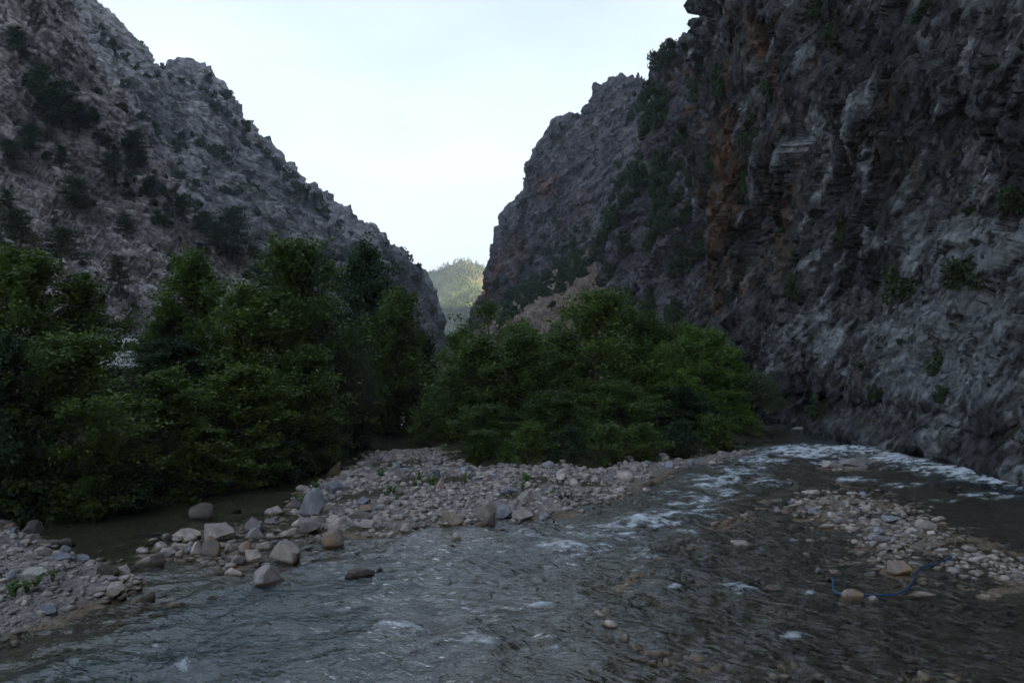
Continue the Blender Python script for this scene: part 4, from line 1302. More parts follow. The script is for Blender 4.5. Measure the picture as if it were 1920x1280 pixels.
# forest on the far hill: one mass of trees too small to tell apart
V, px, py = PROJ['hill_far']
r = np.random.default_rng(500)
idx = np.where((px > 700) & (px < 960) & (py > 485) & (py < 720))[0]
cand = r.choice(idx, size=3600, p=np.clip(fbm(V[idx] / 90, 3, 67) + 0.42, 0.04, 1) / np.clip(fbm(V[idx] / 90, 3, 67) + 0.42, 0.04, 1).sum())
C = V[cand] + r.normal(size=(len(cand), 3)) * np.array((9, 9, 0))
hh = r.uniform(5, 10, len(C))
parts_v, parts_f = [], []
n_l = 14
for k in range(n_l):
    u = (k + 0.5) / n_l
    a = r.random(len(C)) * 6.28
    rad = hh * 0.24 * (1.05 - u)
    c = C + np.stack([np.cos(a) * rad, np.sin(a) * rad, hh * (0.12 + 0.86 * u)], axis=1)
    v_, f_ = leaf_quads(c, 2.7, 0.7, 0.6, None, 510 + k, 0.7)
    parts_v.append(v_); parts_f.append(f_)
o_ = 0
ff = []
for v_, f_ in zip(parts_v, parts_f):
    ff.append(f_ + o_); o_ += len(v_)
me = mesh_np('hill_forest', np.concatenate(parts_v), np.concatenate(ff), False)
add_obj('hill_forest', me, M['forest'], kind='stuff', label='sunlit pine forest covering the far hill in the valley gap', category='forest')

# ------------------------------------------------------------------ boulders and stones
def ico(sub):
    bm = bmesh.new()
    bmesh.ops.create_icosphere(bm, subdivisions=sub, radius=1.0)
    V = np.array([v.co[:] for v in bm.verts])
    F = np.array([[v.index for v in f.verts] for f in bm.faces])
    bm.free()
    return V, F

ICO = {s: ico(s) for s in (1, 2, 3, 4)}
def rock_shape(seed, sub, cuts=9, lo=0.36, hi=0.82, noise=0.06):
    """a worn boulder: a ball cut by random planes, corners rounded by noise; fills [-1,1] in x and y, 0..1 upward"""
    V, F = ICO[sub]
    r = np.random.default_rng(seed)
    P = V * (1 + 0.25 * pnoise(V * 1.1, seed % 97)[:, None])
    for k in range(cuts):
        n = r.normal(size=3)
        n /= np.linalg.norm(n)
        d = r.uniform(lo, hi)
        over = P @ n - d
        over = np.where(over > 0, over, 0)
        P = P - n * (over * 0.98)[:, None]
    if sub >= 2:
        P = P * (1 + noise * fbm(P * 2.0, 3, seed % 89)[:, None])
    if sub >= 3:
        d1, d2, off, rr = voro(P * 2.2, seed % 83)
        P = P * (1 + 0.05 * (rr[:, 6] - 0.5) + 0.02 * fbm(P * 7, 2, seed % 79))[:, None]
    mn, mx = P.min(axis=0), P.max(axis=0)
    P[:, :2] = (P[:, :2] - (mn + mx)[:2] / 2) / ((mx - mn)[:2] / 2)
    P[:, 2] = (P[:, 2] - mn[2]) / (mx[2] - mn[2]) * 1.45 - 0.45
    return P, F

ROCK_KINDS = ('pale', 'grey', 'dark', 'rust', 'white', 'brown')
_rock_cache = {}
def rock_mesh(kind, i, sub):
    key = (kind, i, sub)
    if key not in _rock_cache:
        V, F = rock_shape(600 + i * 7, sub, cuts=9 + i % 6)
        me = mesh_np('boulder_' + kind, V, F, sub >= 3)
        me.materials.append(M[kind])
        _rock_cache[key] = me
    return _rock_cache[key]

def gz1(x, y):
    return float(ground_z(np.array([x]), np.array([y]), False)[0])

n_rock = 0
def stone(px, py, w, h, kind, label, name='boulder', group=None, shape=None, rot=None, tilt=0.0):
    """stone whose foot is seen at pixel (px, py); w and h are its size in photo pixels"""
    global n_rock
    p = on_plane(px, py, 0.0)
    for _ in range(3):
        z0 = max(gz1(p[0], p[1]), -0.12)
        p = on_plane(px, py, max(z0, 0.0))
    D = p[1]
    sx = w / FPX * D / 2
    sz = h / FPX * D
    sy = sx * rng.uniform(0.7, 0.95)
    i = shape if shape is not None else n_rock % 12
    n_rock += 1
    me = rock_mesh(kind, i, 4 if w >= 24 else 3)
    # a foreshortened stone also shows its top, so its height is less than its height in the picture
    sz = max(sz - 0.55 * sy * (CAM_H / D), 0.35 * sz)
    o = add_obj(name, me, None, None, (p[0], D + sy * 0.8, z0), 0, (sx, sy, sz * 1.06), label=label, category='boulder' if name == 'boulder' else 'stone')
    a = rng.uniform(-0.35, 0.35) if rot is None else rot
    o.rotation_euler = (rng.uniform(-0.08, 0.08), tilt, a)
    if group:
        o['group'] = group
    ROCKS.append((p[0], D + sy * 0.8, max(sx, sy)))
    return o

ROCKS = []
GL, GC, GI = 'boulders of the left gravel bank', 'boulders of the middle stone bar', 'stones of the right-hand gravel island'
BIG = [
    (365, 971, 70, 34, 'dark', 'large dark boulder in the still pool under the left trees'),
    (268, 1003, 54, 9, 'grey', 'low flat grey gravel slab in the still pool'),
    (307, 1007, 22, 13, 'grey', 'small blue-grey stone left of the broad pale boulder in the pool'),
    (348, 1011, 60, 24, 'pale', 'broad pale boulder between the blue-grey stone and the rounded boulder'),
    (406, 1017, 56, 37, 'pale', 'rounded boulder with a green sprig growing on it'),
    (285, 1014, 22, 13, 'white', 'small pale stone alone in front of the flat gravel slab'),
    (394, 1043, 37, 40, 'rust', 'tall upright two-toned boulder at the right end of the stone chain'),
    (367, 1042, 26, 26, 'pale', 'boulder leaning against the tall two-toned one'),
    (331, 1035, 48, 19, 'pale', 'long low boulder along the back of the stone chain'),
    (292, 1058, 30, 27, 'dark', 'roundish brown-grey boulder in the front of the stone chain'),
    (259, 1057, 39, 18, 'pale', 'flat pale boulder at the left end of the stone chain'),
    (311, 1047, 28, 18, 'pale', 'stone wedged in the middle of the chain behind the roundish boulder'),
    (332, 1045, 20, 14, 'pale', 'oval stone in the middle front of the chain'),
    (352, 1037, 21, 13, 'grey', 'lens-shaped stone resting on the chain of boulders'),
    (298, 1029, 30, 9, 'pale', 'thin flat stone at the upper left of the chain'),
    (293, 1063, 16, 9, 'white', 'small pointed stone before the roundish chain boulder'),
    (340, 1054, 17, 10, 'pale', 'small stone standing in water before the chain'),
    (356, 1051, 12, 7, 'pale', 'tiny stone in water right of the small chain stone'),
    (476, 997, 36, 29, 'pale', 'upper stone of the two-stone heap in mid channel'),
    (476, 1012, 39, 23, 'pale', 'lower stone of the two-stone heap in mid channel'),
    (447, 1008, 17, 10, 'pale', 'small stone at the left foot of the two-stone heap'),
    (510, 964, 33, 18, 'white', 'pale squarish stone alone at the back of the channel'),
    (531, 1007, 43, 18, 'pale', 'elongated log-shaped boulder right of the two-stone heap'),
    (506, 1012, 16, 12, 'pale', 'small stone at the left end of the log-shaped boulder'),
    (454, 1037, 37, 24, 'rust', 'blocky boulder with a brown right side in mid channel'),
    (490, 1030, 36, 16, 'pale', 'flat boulder right of the blocky brown-sided one'),
    (427, 1035, 18, 19, 'pale', 'small upright stone left of the blocky boulder'),
    (533, 1054, 61, 47, 'pale', 'big wedge boulder with a dark stained peak'),
    (472, 1058, 33, 27, 'pale', 'pale boulder behind the big rounded front boulder'),
    (444, 1060, 27, 21, 'pale', 'stone left of the pale boulder, above the pyramid boulder'),
    (438, 1079, 42, 24, 'pale', 'pyramid-shaped boulder at the front left of the cluster'),
    (498, 1096, 66, 42, 'pale', 'big rounded boulder with a wet dark foot, nearest of its cluster'),
    (492, 1056, 18, 16, 'pale', 'stone squeezed between the wedge boulder and the pale boulder'),
    (585, 964, 47, 47, 'grey', 'tall boulder with a blue-white band beside green weeds'),
    (553, 988, 29, 20, 'pale', 'slanted boulder left of the broad dome boulder'),
    (580, 1000, 47, 27, 'pale', 'broad dome boulder behind the rusty-topped boulder'),
    (616, 1025, 58, 40, 'rust', 'large craggy boulder with a rusty orange top'),
    (630, 995, 38, 25, 'pale', 'boulder just behind the rusty-topped one'),
    (600, 985, 30, 15, 'dark', 'low dark boulder between the dome and the banded boulder'),
    (673, 976, 54, 17, 'dark', 'long slab with a pale upper rim on the middle bar'),
    (685, 961, 25, 15, 'rust', 'brown-ended block behind the long slab'),
    (672, 1083, 56, 31, 'dark', 'dark angular boulder standing alone in the current'),
    (645, 1090, 42, 12, 'brown', 'wet brown flat stone before the dark angular boulder'),
    (625, 1068, 40, 16, 'pale', 'low pale boulder left of the dark angular one'),
    (603, 1056, 30, 12, 'pale', 'flat stone at the water edge under the rusty-topped boulder'),
    (570, 1056, 33, 9, 'white', 'flat white stone at the foot of the wedge boulder'),
    (622, 892, 31, 27, 'brown', 'brown boulder in the shade by the side channel'),
    (649, 900, 27, 16, 'pale', 'pale stone right of the shaded brown boulder'),
    (642, 916, 41, 13, 'pale', 'low wide stone at the back left of the middle bar'),
    (748, 1022, 22, 9, 'dark', 'dark flat stone at the front edge of the middle bar'),
    (761, 998, 27, 17, 'pale', 'round stone near the pale shallow at the front of the bar'),
    (743, 898, 44, 14, 'pale', 'long low stone among weeds at the back of the bar'),
    (783, 895, 27, 10, 'white', 'white-blue flat stone among the weeds'),
    (816, 895, 18, 18, 'grey', 'blue-grey block at the back of the bar near the bush'),
    (565, 920, 26, 11, 'pale', 'flat stone left of the weeds at the back channel'),
    (712, 1071, 19, 15, 'dark', 'small wet dark stone right of the dark angular boulder'),
    (848, 986, 48, 31, 'rust', 'tan-topped overhanging boulder at the front of the bar'),
    (912, 970, 42, 32, 'pale', 'large boulder at the back of the front trio on the bar'),
    (912, 986, 32, 26, 'dark', 'brownish boulder in front of the trio on the bar'),
    (946, 975, 32, 25, 'grey', 'right boulder of the front trio on the bar'),
    (898, 989, 26, 13, 'brown', 'wet dark stone at the foot of the front trio'),
    (985, 942, 29, 23, 'pale', 'angular boulder in the middle of the bar left of the dead bush'),
    (856, 1010, 25, 17, 'pale', 'triangular stone standing in the shallows before the bar'),
    (848, 1021, 13, 8, 'dark', 'small dark stone before the triangular one'),
    (980, 977, 41, 21, 'pale', 'wide pale boulder at the front right of the bar'),
    (878, 985, 28, 15, 'pale', 'stone between the tan-topped boulder and the trio'),
    (940, 996, 31, 11, 'brown', 'brown wet stone in the riffle before the bar'),
    (1008, 1000, 44, 11, 'brown', 'wet brown stones edge in the white riffle'),
    (1040, 978, 13, 9, 'brown', 'small brown stone in the current right of the bar'),
    (1058, 946, 24, 13, 'pale', 'stone in front of the dead bush'),
    (822, 918, 19, 24, 'rust', 'reddish brown upright stone left of the paired bushes'),
    (914, 901, 13, 14, 'pale', 'small pointed stone below the paired bushes'),
    (1172, 900, 37, 16, 'pale', 'pale stone at the far right end of the bar'),
    (1216, 909, 23, 9, 'brown', 'flat wet stone in the water past the end of the bar'),
    (1079, 912, 23, 14, 'pale', 'stone behind the dead bush'),
    (148, 1057, 37, 19, 'grey', 'smooth blue-grey boulder on the rim of the left gravel bank'),
    (110, 1052, 43, 16, 'grey', 'long grey boulder left of the smooth one on the gravel rim'),
    (76, 1043, 31, 19, 'pale', 'blocky boulder at the upper rim of the left gravel'),
    (120, 1037, 22, 18, 'grey', 'wedge stone standing in the dark pool'),
    (120, 1019, 32, 14, 'dark', 'dark low stone in the pool behind the wedge stone'),
    (195, 1083, 44, 28, 'dark', 'dark faceted boulder on the tip of the left gravel bank'),
    (223, 1082, 34, 22, 'pale', 'pale boulder against the dark faceted one'),
    (240, 1101, 14, 15, 'white', 'small white stone in the water off the gravel tip'),
    (213, 1121, 30, 27, 'pale', 'leaning boulder at the lower corner of the left gravel'),
    (270, 1123, 39, 23, 'dark', 'grey pyramid boulder in the water below the gravel tip'),
    (318, 1139, 41, 21, 'rust', 'square pinkish boulder farthest out from the left gravel'),
    (251, 1127, 30, 13, 'pale', 'low stone left of the grey pyramid boulder'),
    (284, 1134, 31, 12, 'grey', 'flat bluish stone between the pyramid and square boulders'),
    (88, 1158, 35, 24, 'grey', 'large smooth grey boulder near the lower shore of the gravel'),
    (205, 1148, 17, 10, 'white', 'small white stone in the shallow edge'),
    (243, 1131, 17, 5, 'white', 'thin white sliver of stone at the shore'),
    (182, 1052, 19, 8, 'pale', 'little stone in the pool beside the gravel rim'),
    (26, 1036, 30, 12, 'white', 'flat white stone at the left edge of the gravel'),
    (50, 1049, 23, 16, 'pale', 'tan stone at the upper left of the gravel'),
    (17, 1006, 26, 18, 'grey', 'grey boulder at the top left of the gravel'),
    (56, 1085, 40, 16, 'white', 'white elongated stone behind the gravel weeds'),
    (12, 1087, 26, 15, 'grey', 'dark bluish stone at the left picture edge'),
    (13, 990, 22, 10, 'rust', 'red-brown stone at the top left shade'),
    (54, 1005, 44, 28, 'dark', 'dark boulder in the shade above the left gravel'),
    (397, 1116, 26, 10, 'pale', 'low pale stone alone in the near current'),
    (1692, 1080, 43, 31, 'rust', 'large tan boulder on the right island beside the hose'),
    (1746, 1120, 71, 20, 'pale', 'long pale boulder lying in the water right of the hose'),
    (1603, 1123, 43, 28, 'rust', 'hooked pinkish boulder lying over the hose'),
    (1646, 1128, 33, 19, 'pale', 'humped stone right of the hooked boulder on the hose'),
    (1652, 1016, 39, 16, 'grey', 'smooth blue-grey stone on the left rim of the right island'),
    (1534, 1074, 18, 20, 'grey', 'small upright stone above the left end of the hose'),
    (1545, 1088, 30, 15, 'brown', 'dark wet stone at the left end of the hose'),
    (1570, 1077, 24, 13, 'pale', 'pale stone right of the upright one near the hose'),
    (1575, 1090, 25, 9, 'pale', 'flat pale stone inside the curve of the hose'),
    (1635, 1078, 29, 10, 'grey', 'flat bluish stone left of the large tan boulder'),
    (1797, 1077, 35, 13, 'white', 'white flat stone, left of three in a row on the island end'),
    (1816, 1086, 26, 12, 'pale', 'lower stone of three in a row on the island end'),
    (1834, 1080, 29, 12, 'pale', 'right stone of three in a row on the island end'),
    (1838, 1056, 30, 13, 'pale', 'oval stone between the island and the dark right channel'),
    (1831, 1031, 22, 9, 'grey', 'small grey stone at the edge of the right channel'),
    (1724, 1147, 20, 13, 'brown', 'brown roundish stone below the long pale boulder'),
    (1731, 1157, 36, 11, 'white', 'white wedge stone below the brown roundish one'),
    (1802, 1137, 23, 14, 'pale', 'blocky stone in the lower right water, upper of two'),
    (1805, 1151, 23, 10, 'white', 'blocky stone in the lower right water, lower of two'),
    (1810, 1116, 28, 10, 'pale', 'flat stone right of the long pale boulder'),
    (1851, 1123, 29, 14, 'pale', 'slanted stone near the right edge of the water'),
    (1769, 1036, 24, 9, 'white', 'flat white stone at the upper end of the hose'),
    (1518, 1043, 27, 12, 'white', 'white triangular stone alone in the shallow brown water'),
    (1741, 993, 38, 21, 'pale', 'pale boulder at the right rim of the island'),
    (1671, 980, 34, 13, 'grey', 'bluish mound stone at the back of the island'),
    (1559, 992, 39, 12, 'pale', 'low tan stone left of the island'),
    (1601, 995, 27, 9, 'pale', 'flat stone left of the smooth blue-grey stone'),
    (1901, 1145, 16, 9, 'brown', 'small brown stone at the right edge'),
    (1825, 1169, 17, 12, 'brown', 'brown stone half under water at lower right'),
    (1848, 1160, 14, 8, 'brown', 'small brown stone right of the half-drowned one'),
    (1319, 1049, 23, 16, 'grey', 'grey stone of the pair in mid river'),
    (1397, 1026, 42, 17, 'pale', 'pale humped stone alone in the mid-river shallows'),
    (1329, 1059, 29, 11, 'brown', 'brown flat stone of the pair in mid river'),
    (1524, 928, 33, 10, 'pale', 'flat stone at the upstream tip of the right island'),
    (1461, 962, 18, 12, 'grey', 'grey stone left of the island in the riffle'),
    (1548, 946, 21, 14, 'pale', 'round stone near the upstream tip of the island'),
    (1525, 966, 17, 12, 'grey', 'small grey stone below the upstream tip'),
    (1492, 1017, 34, 13, 'grey', 'grey-brown stone left of the triangular pair'),
    (1521, 1017, 19, 12, 'pale', 'pointed stone right of the grey-brown one'),
    (1606, 875, 54, 14, 'pale', 'wide pale stone on the far little bar'),
    (1566, 877, 38, 12, 'pale', 'stone at the left end of the far little bar'),
    (1684, 880, 19, 10, 'grey', 'grey stone right of the far little bar'),
    (1793, 916, 26, 11, 'dark', 'dark stone in the white water by the cliff'),
    (1285, 1147, 22, 13, 'brown', 'brown stone breaking the surface in the near river'),
    (1501, 948, 17, 10, 'pale', 'little pale stone at the left of the island tip'),
    (1628, 956, 25, 10, 'pale', 'stone at the back right of the island'),
    (1695, 965, 18, 8, 'pale', 'little stone in the dark water behind the island'),
    (1180, 1170, 40, 9, 'brown', 'drowned brown stone in the middle of the near river'),
    (1480, 905, 22, 8, 'brown', 'drowned brown stone in the riffle upstream'),
    (1760, 905, 20, 7, 'brown', 'low brown stone before the white water by the cliff'),
    (1560, 818, 26, 12, 'grey', 'block fallen at the cliff foot nearest the bend'),
    (1610, 832, 22, 9, 'dark', 'dark block at the cliff foot after the bend'),
    (1672, 850, 28, 12, 'dark', 'dark block at the cliff foot behind the far little bar'),
    (1742, 868, 30, 12, 'grey', 'grey block at the cliff foot above the white water'),
    (1812, 884, 26, 11, 'dark', 'dark block at the cliff foot, second from the right edge'),
    (1880, 902, 34, 15, 'dark', 'dark block at the cliff foot near the right edge'),
    (1500, 806, 24, 9, 'pale', 'pale stones edge at the bend under the feathery bush'),
    (440, 955, 20, 7, 'grey', 'thin grey stone at the back of the dark pool'),
    (456, 968, 15, 6, 'pale', 'little flat stone in the back pool, left of two'),
    (474, 967, 19, 5, 'pale', 'little flat stone in the back pool, right of two'),
    (507, 984, 21, 12, 'pale', 'small pyramid stone behind the log-shaped boulder'),
    (517, 974, 13, 9, 'pale', 'small stone behind the small pyramid stone'),
]
for q in BIG:
    stone(*q)

# smaller stones that can still be told apart, scattered where the bars carry them
def in_poly(key, n, seed):
    poly = BARS[key][0]
    r = np.random.default_rng(seed)
    lo, hi = poly.min(axis=0), poly.max(axis=0)
    out = []
    while len(out) < n:
        c = r.uniform(lo, hi, (400, 2))
        sd = signed_distance(poly, c[:, 0], c[:, 1])
        out += [tuple(v) for v, s in zip(c, sd) if s > -0.5 and v[1] < 43 and v[1] > 12 and -22 < v[0] < 21]
    return out[:n]

def free(x, y, rad):
    return all((x - a) ** 2 + (y - b) ** 2 > (0.8 * (rad + c)) ** 2 for a, b, c in ROCKS)

def loose(key, n, size, label, group, seed, kinds):
    k = 0
    r = np.random.default_rng(seed)
    for (x, y) in in_poly(key, n * 6, seed):
        if k >= n:
            break
        s = r.uniform(*size) * 0.5
        if not free(x, y, s):
            continue
        kind = kinds[int(r.integers(0, len(kinds)))]
        zz = gz1(x, y)
        px_ = 960 + FPX * x / y
        pp_ = 960 + FPX * BARS[key][0][:, 0] / BARS[key][0][:, 1]
        lo_, hi_ = (max(pp_.min(), 0),), (min(pp_.max(), 1920),)
        dl_, dh_ = max(BARS[key][0][:, 1].min(), 12), min(BARS[key][0][:, 1].max(), 43)
        tone = {'pale': 'pale', 'grey': 'blue-grey', 'white': 'whitish', 'dark': 'dark'}[kind]
        o = add_obj('loose_stone', rock_mesh(kind, int(r.integers(0, 12)), 3), None, None, (x, y, zz + 0.02), 0, (s, s * r.uniform(0.7, 1), s * r.uniform(0.65, 1.1)), label=tone + ' ' + label + ', ' + where_word((px_ - lo_[0]) / (hi_[0] - lo_[0]), ('far left', 'left', 'middle', 'right', 'far right')) + ' ' + where_word((y - dl_) / (dh_ - dl_), ('front', 'centre', 'back')), category='stone', group=group)
        o.rotation_euler = (r.uniform(-0.25, 0.25), r.uniform(-0.25, 0.25), r.random() * 6.28)
        ROCKS.append((x, y, s))
        k += 1
loose('bar_mid', 70, (0.25, 0.62), 'stone on the middle stone bar', 'stones of the middle bar', 701, ('pale', 'pale', 'pale', 'white', 'grey', 'dark'))
loose('island_right', 18, (0.2, 0.42), 'stone of the right-hand gravel island', 'stones of the right island', 702, ('pale', 'grey', 'white'))
loose('gravel_left', 26, (0.2, 0.45), 'stone in the left bank gravel', 'stones of the left gravel bank', 703, ('pale', 'grey', 'white'))

# cobbles and gravel too many to count: real little stones, one mass for each bar
def cobbles(name, keys, n, size, seed, label):
    r = np.random.default_rng(seed)
    shapes = {q: [rock_shape(900 + k, q, 7)[0] for k in range(14)] for q in (1, 2)}
    Vs, Fs, base = [], [], 0
    for key, share in keys:
        poly = BARS[key][0]
        lo, hi = poly.min(axis=0) - 1.0, poly.max(axis=0) + 1.0
        got = 0
        m = int(n * share)
        while got < m:
            c = r.uniform(lo, hi, (4000, 2))
            ok = (signed_distance(poly, c[:, 0], c[:, 1]) + 0.7 * pnoise(np.stack([c[:, 0] / 1.4, c[:, 1] / 1.4, c[:, 0] * 0], axis=1), 77) > -0.35) & (c[:, 1] < 46) & (c[:, 1] > 11) & (c[:, 0] > -24) & (c[:, 0] < 21)
            ok &= ~((key == 'bar_mid') & (960 + FPX * c[:, 0] / c[:, 1] > 1215) & (r.random(len(c)) < 0.75))
            c = c[ok][: m - got]
            if len(c) == 0:
                continue
            mud = np.zeros(len(c))
            for (sx_, sy_, sw_, sh_) in MUD:
                q_ = on_plane(sx_, sy_, 0.2)
                mud += np.exp(-((c[:, 0] - q_[0]) / (sw_ / FPX * q_[1])) ** 2 - ((c[:, 1] - q_[1]) / (sh_ * q_[1] ** 2 / (CAM_H * FPX))) ** 2)
            c = c[r.random(len(c)) > 0.75 * mud]
            zz = ground_z(c[:, 0], c[:, 1], False)
            s = size[0] + (size[1] - size[0]) * r.random(len(c)) ** 2.6
            for (x, y), z_, s_ in zip(c, zz, s):
                a = r.random() * 6.28
                q = 2 if s_ > 0.09 else 1
                P = shapes[q][int(r.integers(0, 14))] * np.array((s_, s_ * r.uniform(0.6, 1), s_ * r.uniform(0.5, 0.95)))
                ca_, sa_ = math.cos(a), math.sin(a)
                Vs.append(np.stack([P[:, 0] * ca_ - P[:, 1] * sa_ + x, P[:, 0] * sa_ + P[:, 1] * ca_ + y, P[:, 2] + z_ - (0.015 if key == 'shallow_right' else 0.0)], axis=1))
                Fs.append(ICO[q][1] + base)
                base += len(P)
            got += len(c)
    me = mesh_np(name, np.concatenate(Vs), np.concatenate(Fs), False)
    add_obj(name, me, M['cobble'], kind='stuff', label=label, category='cobbles')
cobbles('cobbles', [('bar_mid', 1.0)], 5200, (0.03, 0.19), 801, 'pale cobbles and gravel covering the middle stone bar')
cobbles('pebbles', [('island_right', 0.5), ('island_end', 0.3), ('bar_far', 0.2)], 650, (0.05, 0.14), 802, 'small stones and gravel of the right-hand islands')
cobbles('gravel', [('gravel_left', 1.0)], 6500, (0.03, 0.15), 803, 'grey and tan gravel of the left bank')
cobbles('drowned_cobbles', [('shallow_right', 0.88), ('chain_left', 0.12)], 4200, (0.05, 0.18), 804, 'brown cobbles under the shallow clear water')

# ------------------------------------------------------------------ weeds, dead bush, hose, van
def weed(seed, n=46):
    r = np.random.default_rng(seed)
    C, O = [], []
    for k in range(9):
        a = r.random() * 6.28
        tip = np.array((math.cos(a) * r.uniform(0.1, 0.5), math.sin(a) * r.uniform(0.1, 0.5), r.uniform(0.55, 1.0)))
        s = np.linspace(0.1, 1, n // 3)
        pts = tip * s[:, None] + r.normal(size=(len(s), 3)) * 0.05
        C.append(pts); O.append(np.tile(np.array((math.cos(a), math.sin(a), 0.6)), (len(s), 1)))
    C = np.concatenate(C); O = np.concatenate(O)
    return leaf_quads(C, 0.24, 0.4, 0.4, O, seed, 0.9)
WEED = []
for k in range(3):
    me = mesh_np('weed_plant', *weed(850 + k), False)
    me.materials.append(M['weed'])
    WEED.append(me)
WEEDS = [
    (20, 1120, 40, 40, 'leafy green weed at the left picture edge on the gravel'), (62, 1100, 30, 26, 'green weed in the middle of the gravel row'), (95, 1092, 22, 32, 'upright green weed at the right end of the gravel row'),
    (45, 1112, 30, 28, 'green weed between its neighbours on the left gravel'), (590, 918, 24, 22, 'green weed behind the banded boulder'), (566, 945, 34, 22, 'green weed left of the banded boulder'),
    (712, 897, 30, 22, 'weed left of the long low stone at the back of the bar'), (735, 925, 24, 20, 'weed near the middle of the back bar'), (785, 897, 20, 16, 'weed by the white-blue stone'),
    (778, 912, 16, 14, 'low weed before the white-blue stone'), (808, 915, 26, 30, 'tall weed left of the reddish upright stone'), (872, 908, 24, 24, 'weed below the left paired bush'),
    (988, 908, 34, 26, 'bright yellow-green weed right of the paired bushes'), (980, 920, 14, 18, 'small weed under the bright yellow-green one'), (964, 922, 10, 16, 'tiny weed left of the small one'),
    (1005, 918, 14, 12, 'low weed left of the dead bush'), (1030, 930, 26, 14, 'flat weed at the left foot of the dead bush'), (745, 942, 14, 16, 'little weed in the middle of the stone bar'),
    (407, 1000, 14, 14, 'sprig growing on the rounded boulder in the left channel'), (723, 932, 12, 18, 'thin weed near the dark water of the bar'), (850, 905, 16, 14, 'small weed among stones left of the paired bushes'),
]
for k, (px, py, w, h, label) in enumerate(WEEDS):
    p = on_plane(px, py, 0.25)
    z0 = gz1(p[0], p[1])
    p = on_plane(px, py, max(z0, 0.0))
    if 'sprig' in label:
        z0 = 0.42
        p[1] += 0.1
    s = w / FPX * p[1]
    add_obj('weed', WEED[k % 3], None, None, (p[0], p[1] + 0.1, z0 - 0.02), rng.random() * 6.28, (s, s, h / FPX * p[1] * 0.95), label=label, category='weed', group='weeds on the gravel')

r = np.random.default_rng(870)
tw = []
for k in range(60):
    a, e = r.random() * 6.28, r.uniform(0.15, 1.3)
    L = r.uniform(0.4, 0.85)
    d = np.array((math.cos(a) * math.cos(e), math.sin(a) * math.cos(e), math.sin(e)))
    t = np.linspace(0, 1, 4)
    tw.append(tube(d * (t * L)[:, None] + np.array((0, 0, -0.15)) * (t ** 2)[:, None] + r.normal(size=(4, 3)) * 0.04, 0.014 * (1 - 0.7 * t) + 0.002, 3))
me = mesh_np('dead_bush', *join(tw))
p = on_plane(1062, 933, 0.25)
add_obj('dead_bush', me, M['dead'], None, (p[0], p[1] + 0.3, gz1(p[0], p[1]) - 0.02), 0, (1.25, 0.9, 0.75), label='dark brown dead bush on the right part of the stone bar', category='bush')
p = on_plane(1165, 870, 0.2)

HOSE = [(1559, 1082, 0.10), (1563, 1090, 0.05), (1562, 1104, 0.03), (1572, 1112, 0.05), (1600, 1116, 0.06), (1628, 1115, 0.06), (1665, 1115, 0.05), (1684, 1112, 0.05), (1700, 1104, 0.05), (1712, 1088, 0.06), (1716, 1075, 0.06), (1728, 1064, 0.06), (1755, 1057, 0.06), (1772, 1050, 0.07), (1783, 1044, 0.10), (1782, 1038, 0.12)]
pts = catmull(np.array([on_plane(a, b, c) for a, b, c in HOSE]), [6] * (len(HOSE) - 1))
me = mesh_np('garden_hose', *tube(pts, np.full(len(pts), 0.024), 10))
add_obj('garden_hose', me, M['hose'], label='blue hose curving through the shallow water of the right island', category='hose')

def box_mesh(name, boxes, mat, bevel=0.04):
    bm = bmesh.new()
    for (c, s) in boxes:
        g = bmesh.ops.create_cube(bm, size=1.0)
        for v in g['verts']:
            v.co = Vector((v.co.x * s[0] + c[0], v.co.y * s[1] + c[1], v.co.z * s[2] + c[2]))
    bmesh.ops.bevel(bm, geom=bm.edges[:], offset=bevel, segments=2, affect='EDGES')
    me = bpy.data.meshes.new(name)
    bm.to_mesh(me); bm.free()
    me.materials.append(mat)
    return me

def van_body():
    # side outline (length along x), extruded across and bevelled
    prof = [(-2.5, 0.35), (-2.5, 1.75), (-2.35, 2.05), (0.9, 2.08), (1.25, 1.95), (1.95, 1.15), (2.5, 1.0), (2.6, 0.6), (2.55, 0.35)]
    bm = bmesh.new()
    a = [bm.verts.new((x, -0.92, z)) for x, z in prof]
    b = [bm.verts.new((x, 0.92, z)) for x, z in prof]
    bm.faces.new(a); bm.faces.new(b[::-1])
    for i in range(len(prof)):
        j = (i + 1) % len(prof)
        bm.faces.new((a[j], a[i], b[i], b[j]))
    bmesh.ops.recalc_face_normals(bm, faces=bm.faces[:])
    bmesh.ops.bevel(bm, geom=bm.edges[:], offset=0.07, segments=2, affect='EDGES')
    me = bpy.data.meshes.new('van_body')
    bm.to_mesh(me); bm.free()
    me.materials.append(M['van_paint'])
    return me
vx, vy = (222 - 960) / FPX * 49.0, 49.0
vz = float(ground_z(np.array([vx]), np.array([vy]), False)[0])
van = add_obj('parked_van', None, None, None, (vx, vy, vz), 0.25, None, label='white parked van half hidden behind the trees of the left bank', category='van')
add_obj('body', van_body(), None, van)
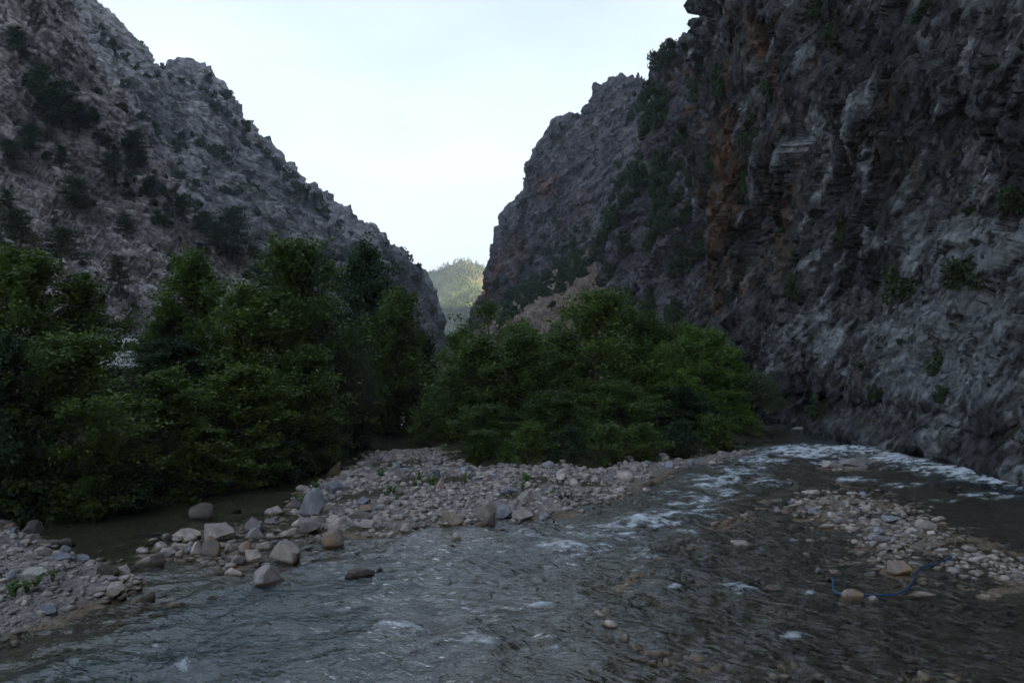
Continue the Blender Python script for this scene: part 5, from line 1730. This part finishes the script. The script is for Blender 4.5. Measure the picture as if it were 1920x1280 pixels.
for sy in (-1, 1):
    for cx, lx in ((-1.55, 1.2), (-0.2, 1.1), (0.85, 0.6)):
        add_obj('window', box_mesh('side_window', [((cx, 0.925 * sy, 1.58), (lx, 0.03, 0.52))], M['glass'], 0.01), None, van)
    for cx in (-1.6, 1.65):
        tyre_me = mesh_np('tyre', *tube(np.array([(cx, (0.93 - t) * sy, 0.34) for t in (0.0, 0.06, 0.16, 0.22)]), [0.28, 0.34, 0.34, 0.28], 20))
        wh = add_obj('wheel', tyre_me, M['rubber'], van)
        add_obj('rim', mesh_np('rim', *tube(np.array([(cx, (0.925 - t) * sy, 0.34) for t in (0.0, 0.01, 0.05)]), [0.02, 0.2, 0.22], 16)), M['chrome'], wh)
    add_obj('headlight', box_mesh('headlight', [((2.52, 0.68 * sy, 0.86), (0.12, 0.36, 0.18))], M['lamp_glass'], 0.03), None, van)
    add_obj('tail_light', box_mesh('tail_light', [((-2.5, 0.8 * sy, 1.15), (0.06, 0.14, 0.5))], M['red_lens'], 0.02), None, van)
    add_obj('wing_mirror', box_mesh('wing_mirror', [((1.35, 1.04 * sy, 1.4), (0.12, 0.2, 0.26))], M['rubber'], 0.03), None, van)
ws = box_mesh('windscreen', [((0, 0, 0), (0.03, 1.55, 0.85))], M['glass'], 0.01)
o = add_obj('windscreen', ws, None, van, (1.63, 0, 1.56))
o.rotation_euler = (0, -0.72, 0)
add_obj('bumper', box_mesh('bumper', [((2.58, 0, 0.48), (0.16, 1.75, 0.22))], M['rubber'], 0.04), None, van)

# ------------------------------------------------------------------ evening haze in the valley air
HAZE = True
if HAZE:
    t = NT('valley_haze')
    vol = t.n.new('ShaderNodeVolumePrincipled')
    vol.inputs['Color'].default_value = (0.74, 0.84, 1.0, 1)
    vol.inputs['Density'].default_value = 0.00022
    vol.inputs['Anisotropy'].default_value = 0.2
    t.link(vol.outputs['Volume'], t.out.inputs['Volume'])
    me = box_mesh('haze', [((125, 1190, 197), (2400, 3300, 404))], t.m, 0.5)
    add_obj('haze', me, kind='stuff', label='thin pale evening haze filling the valley air', category='haze')
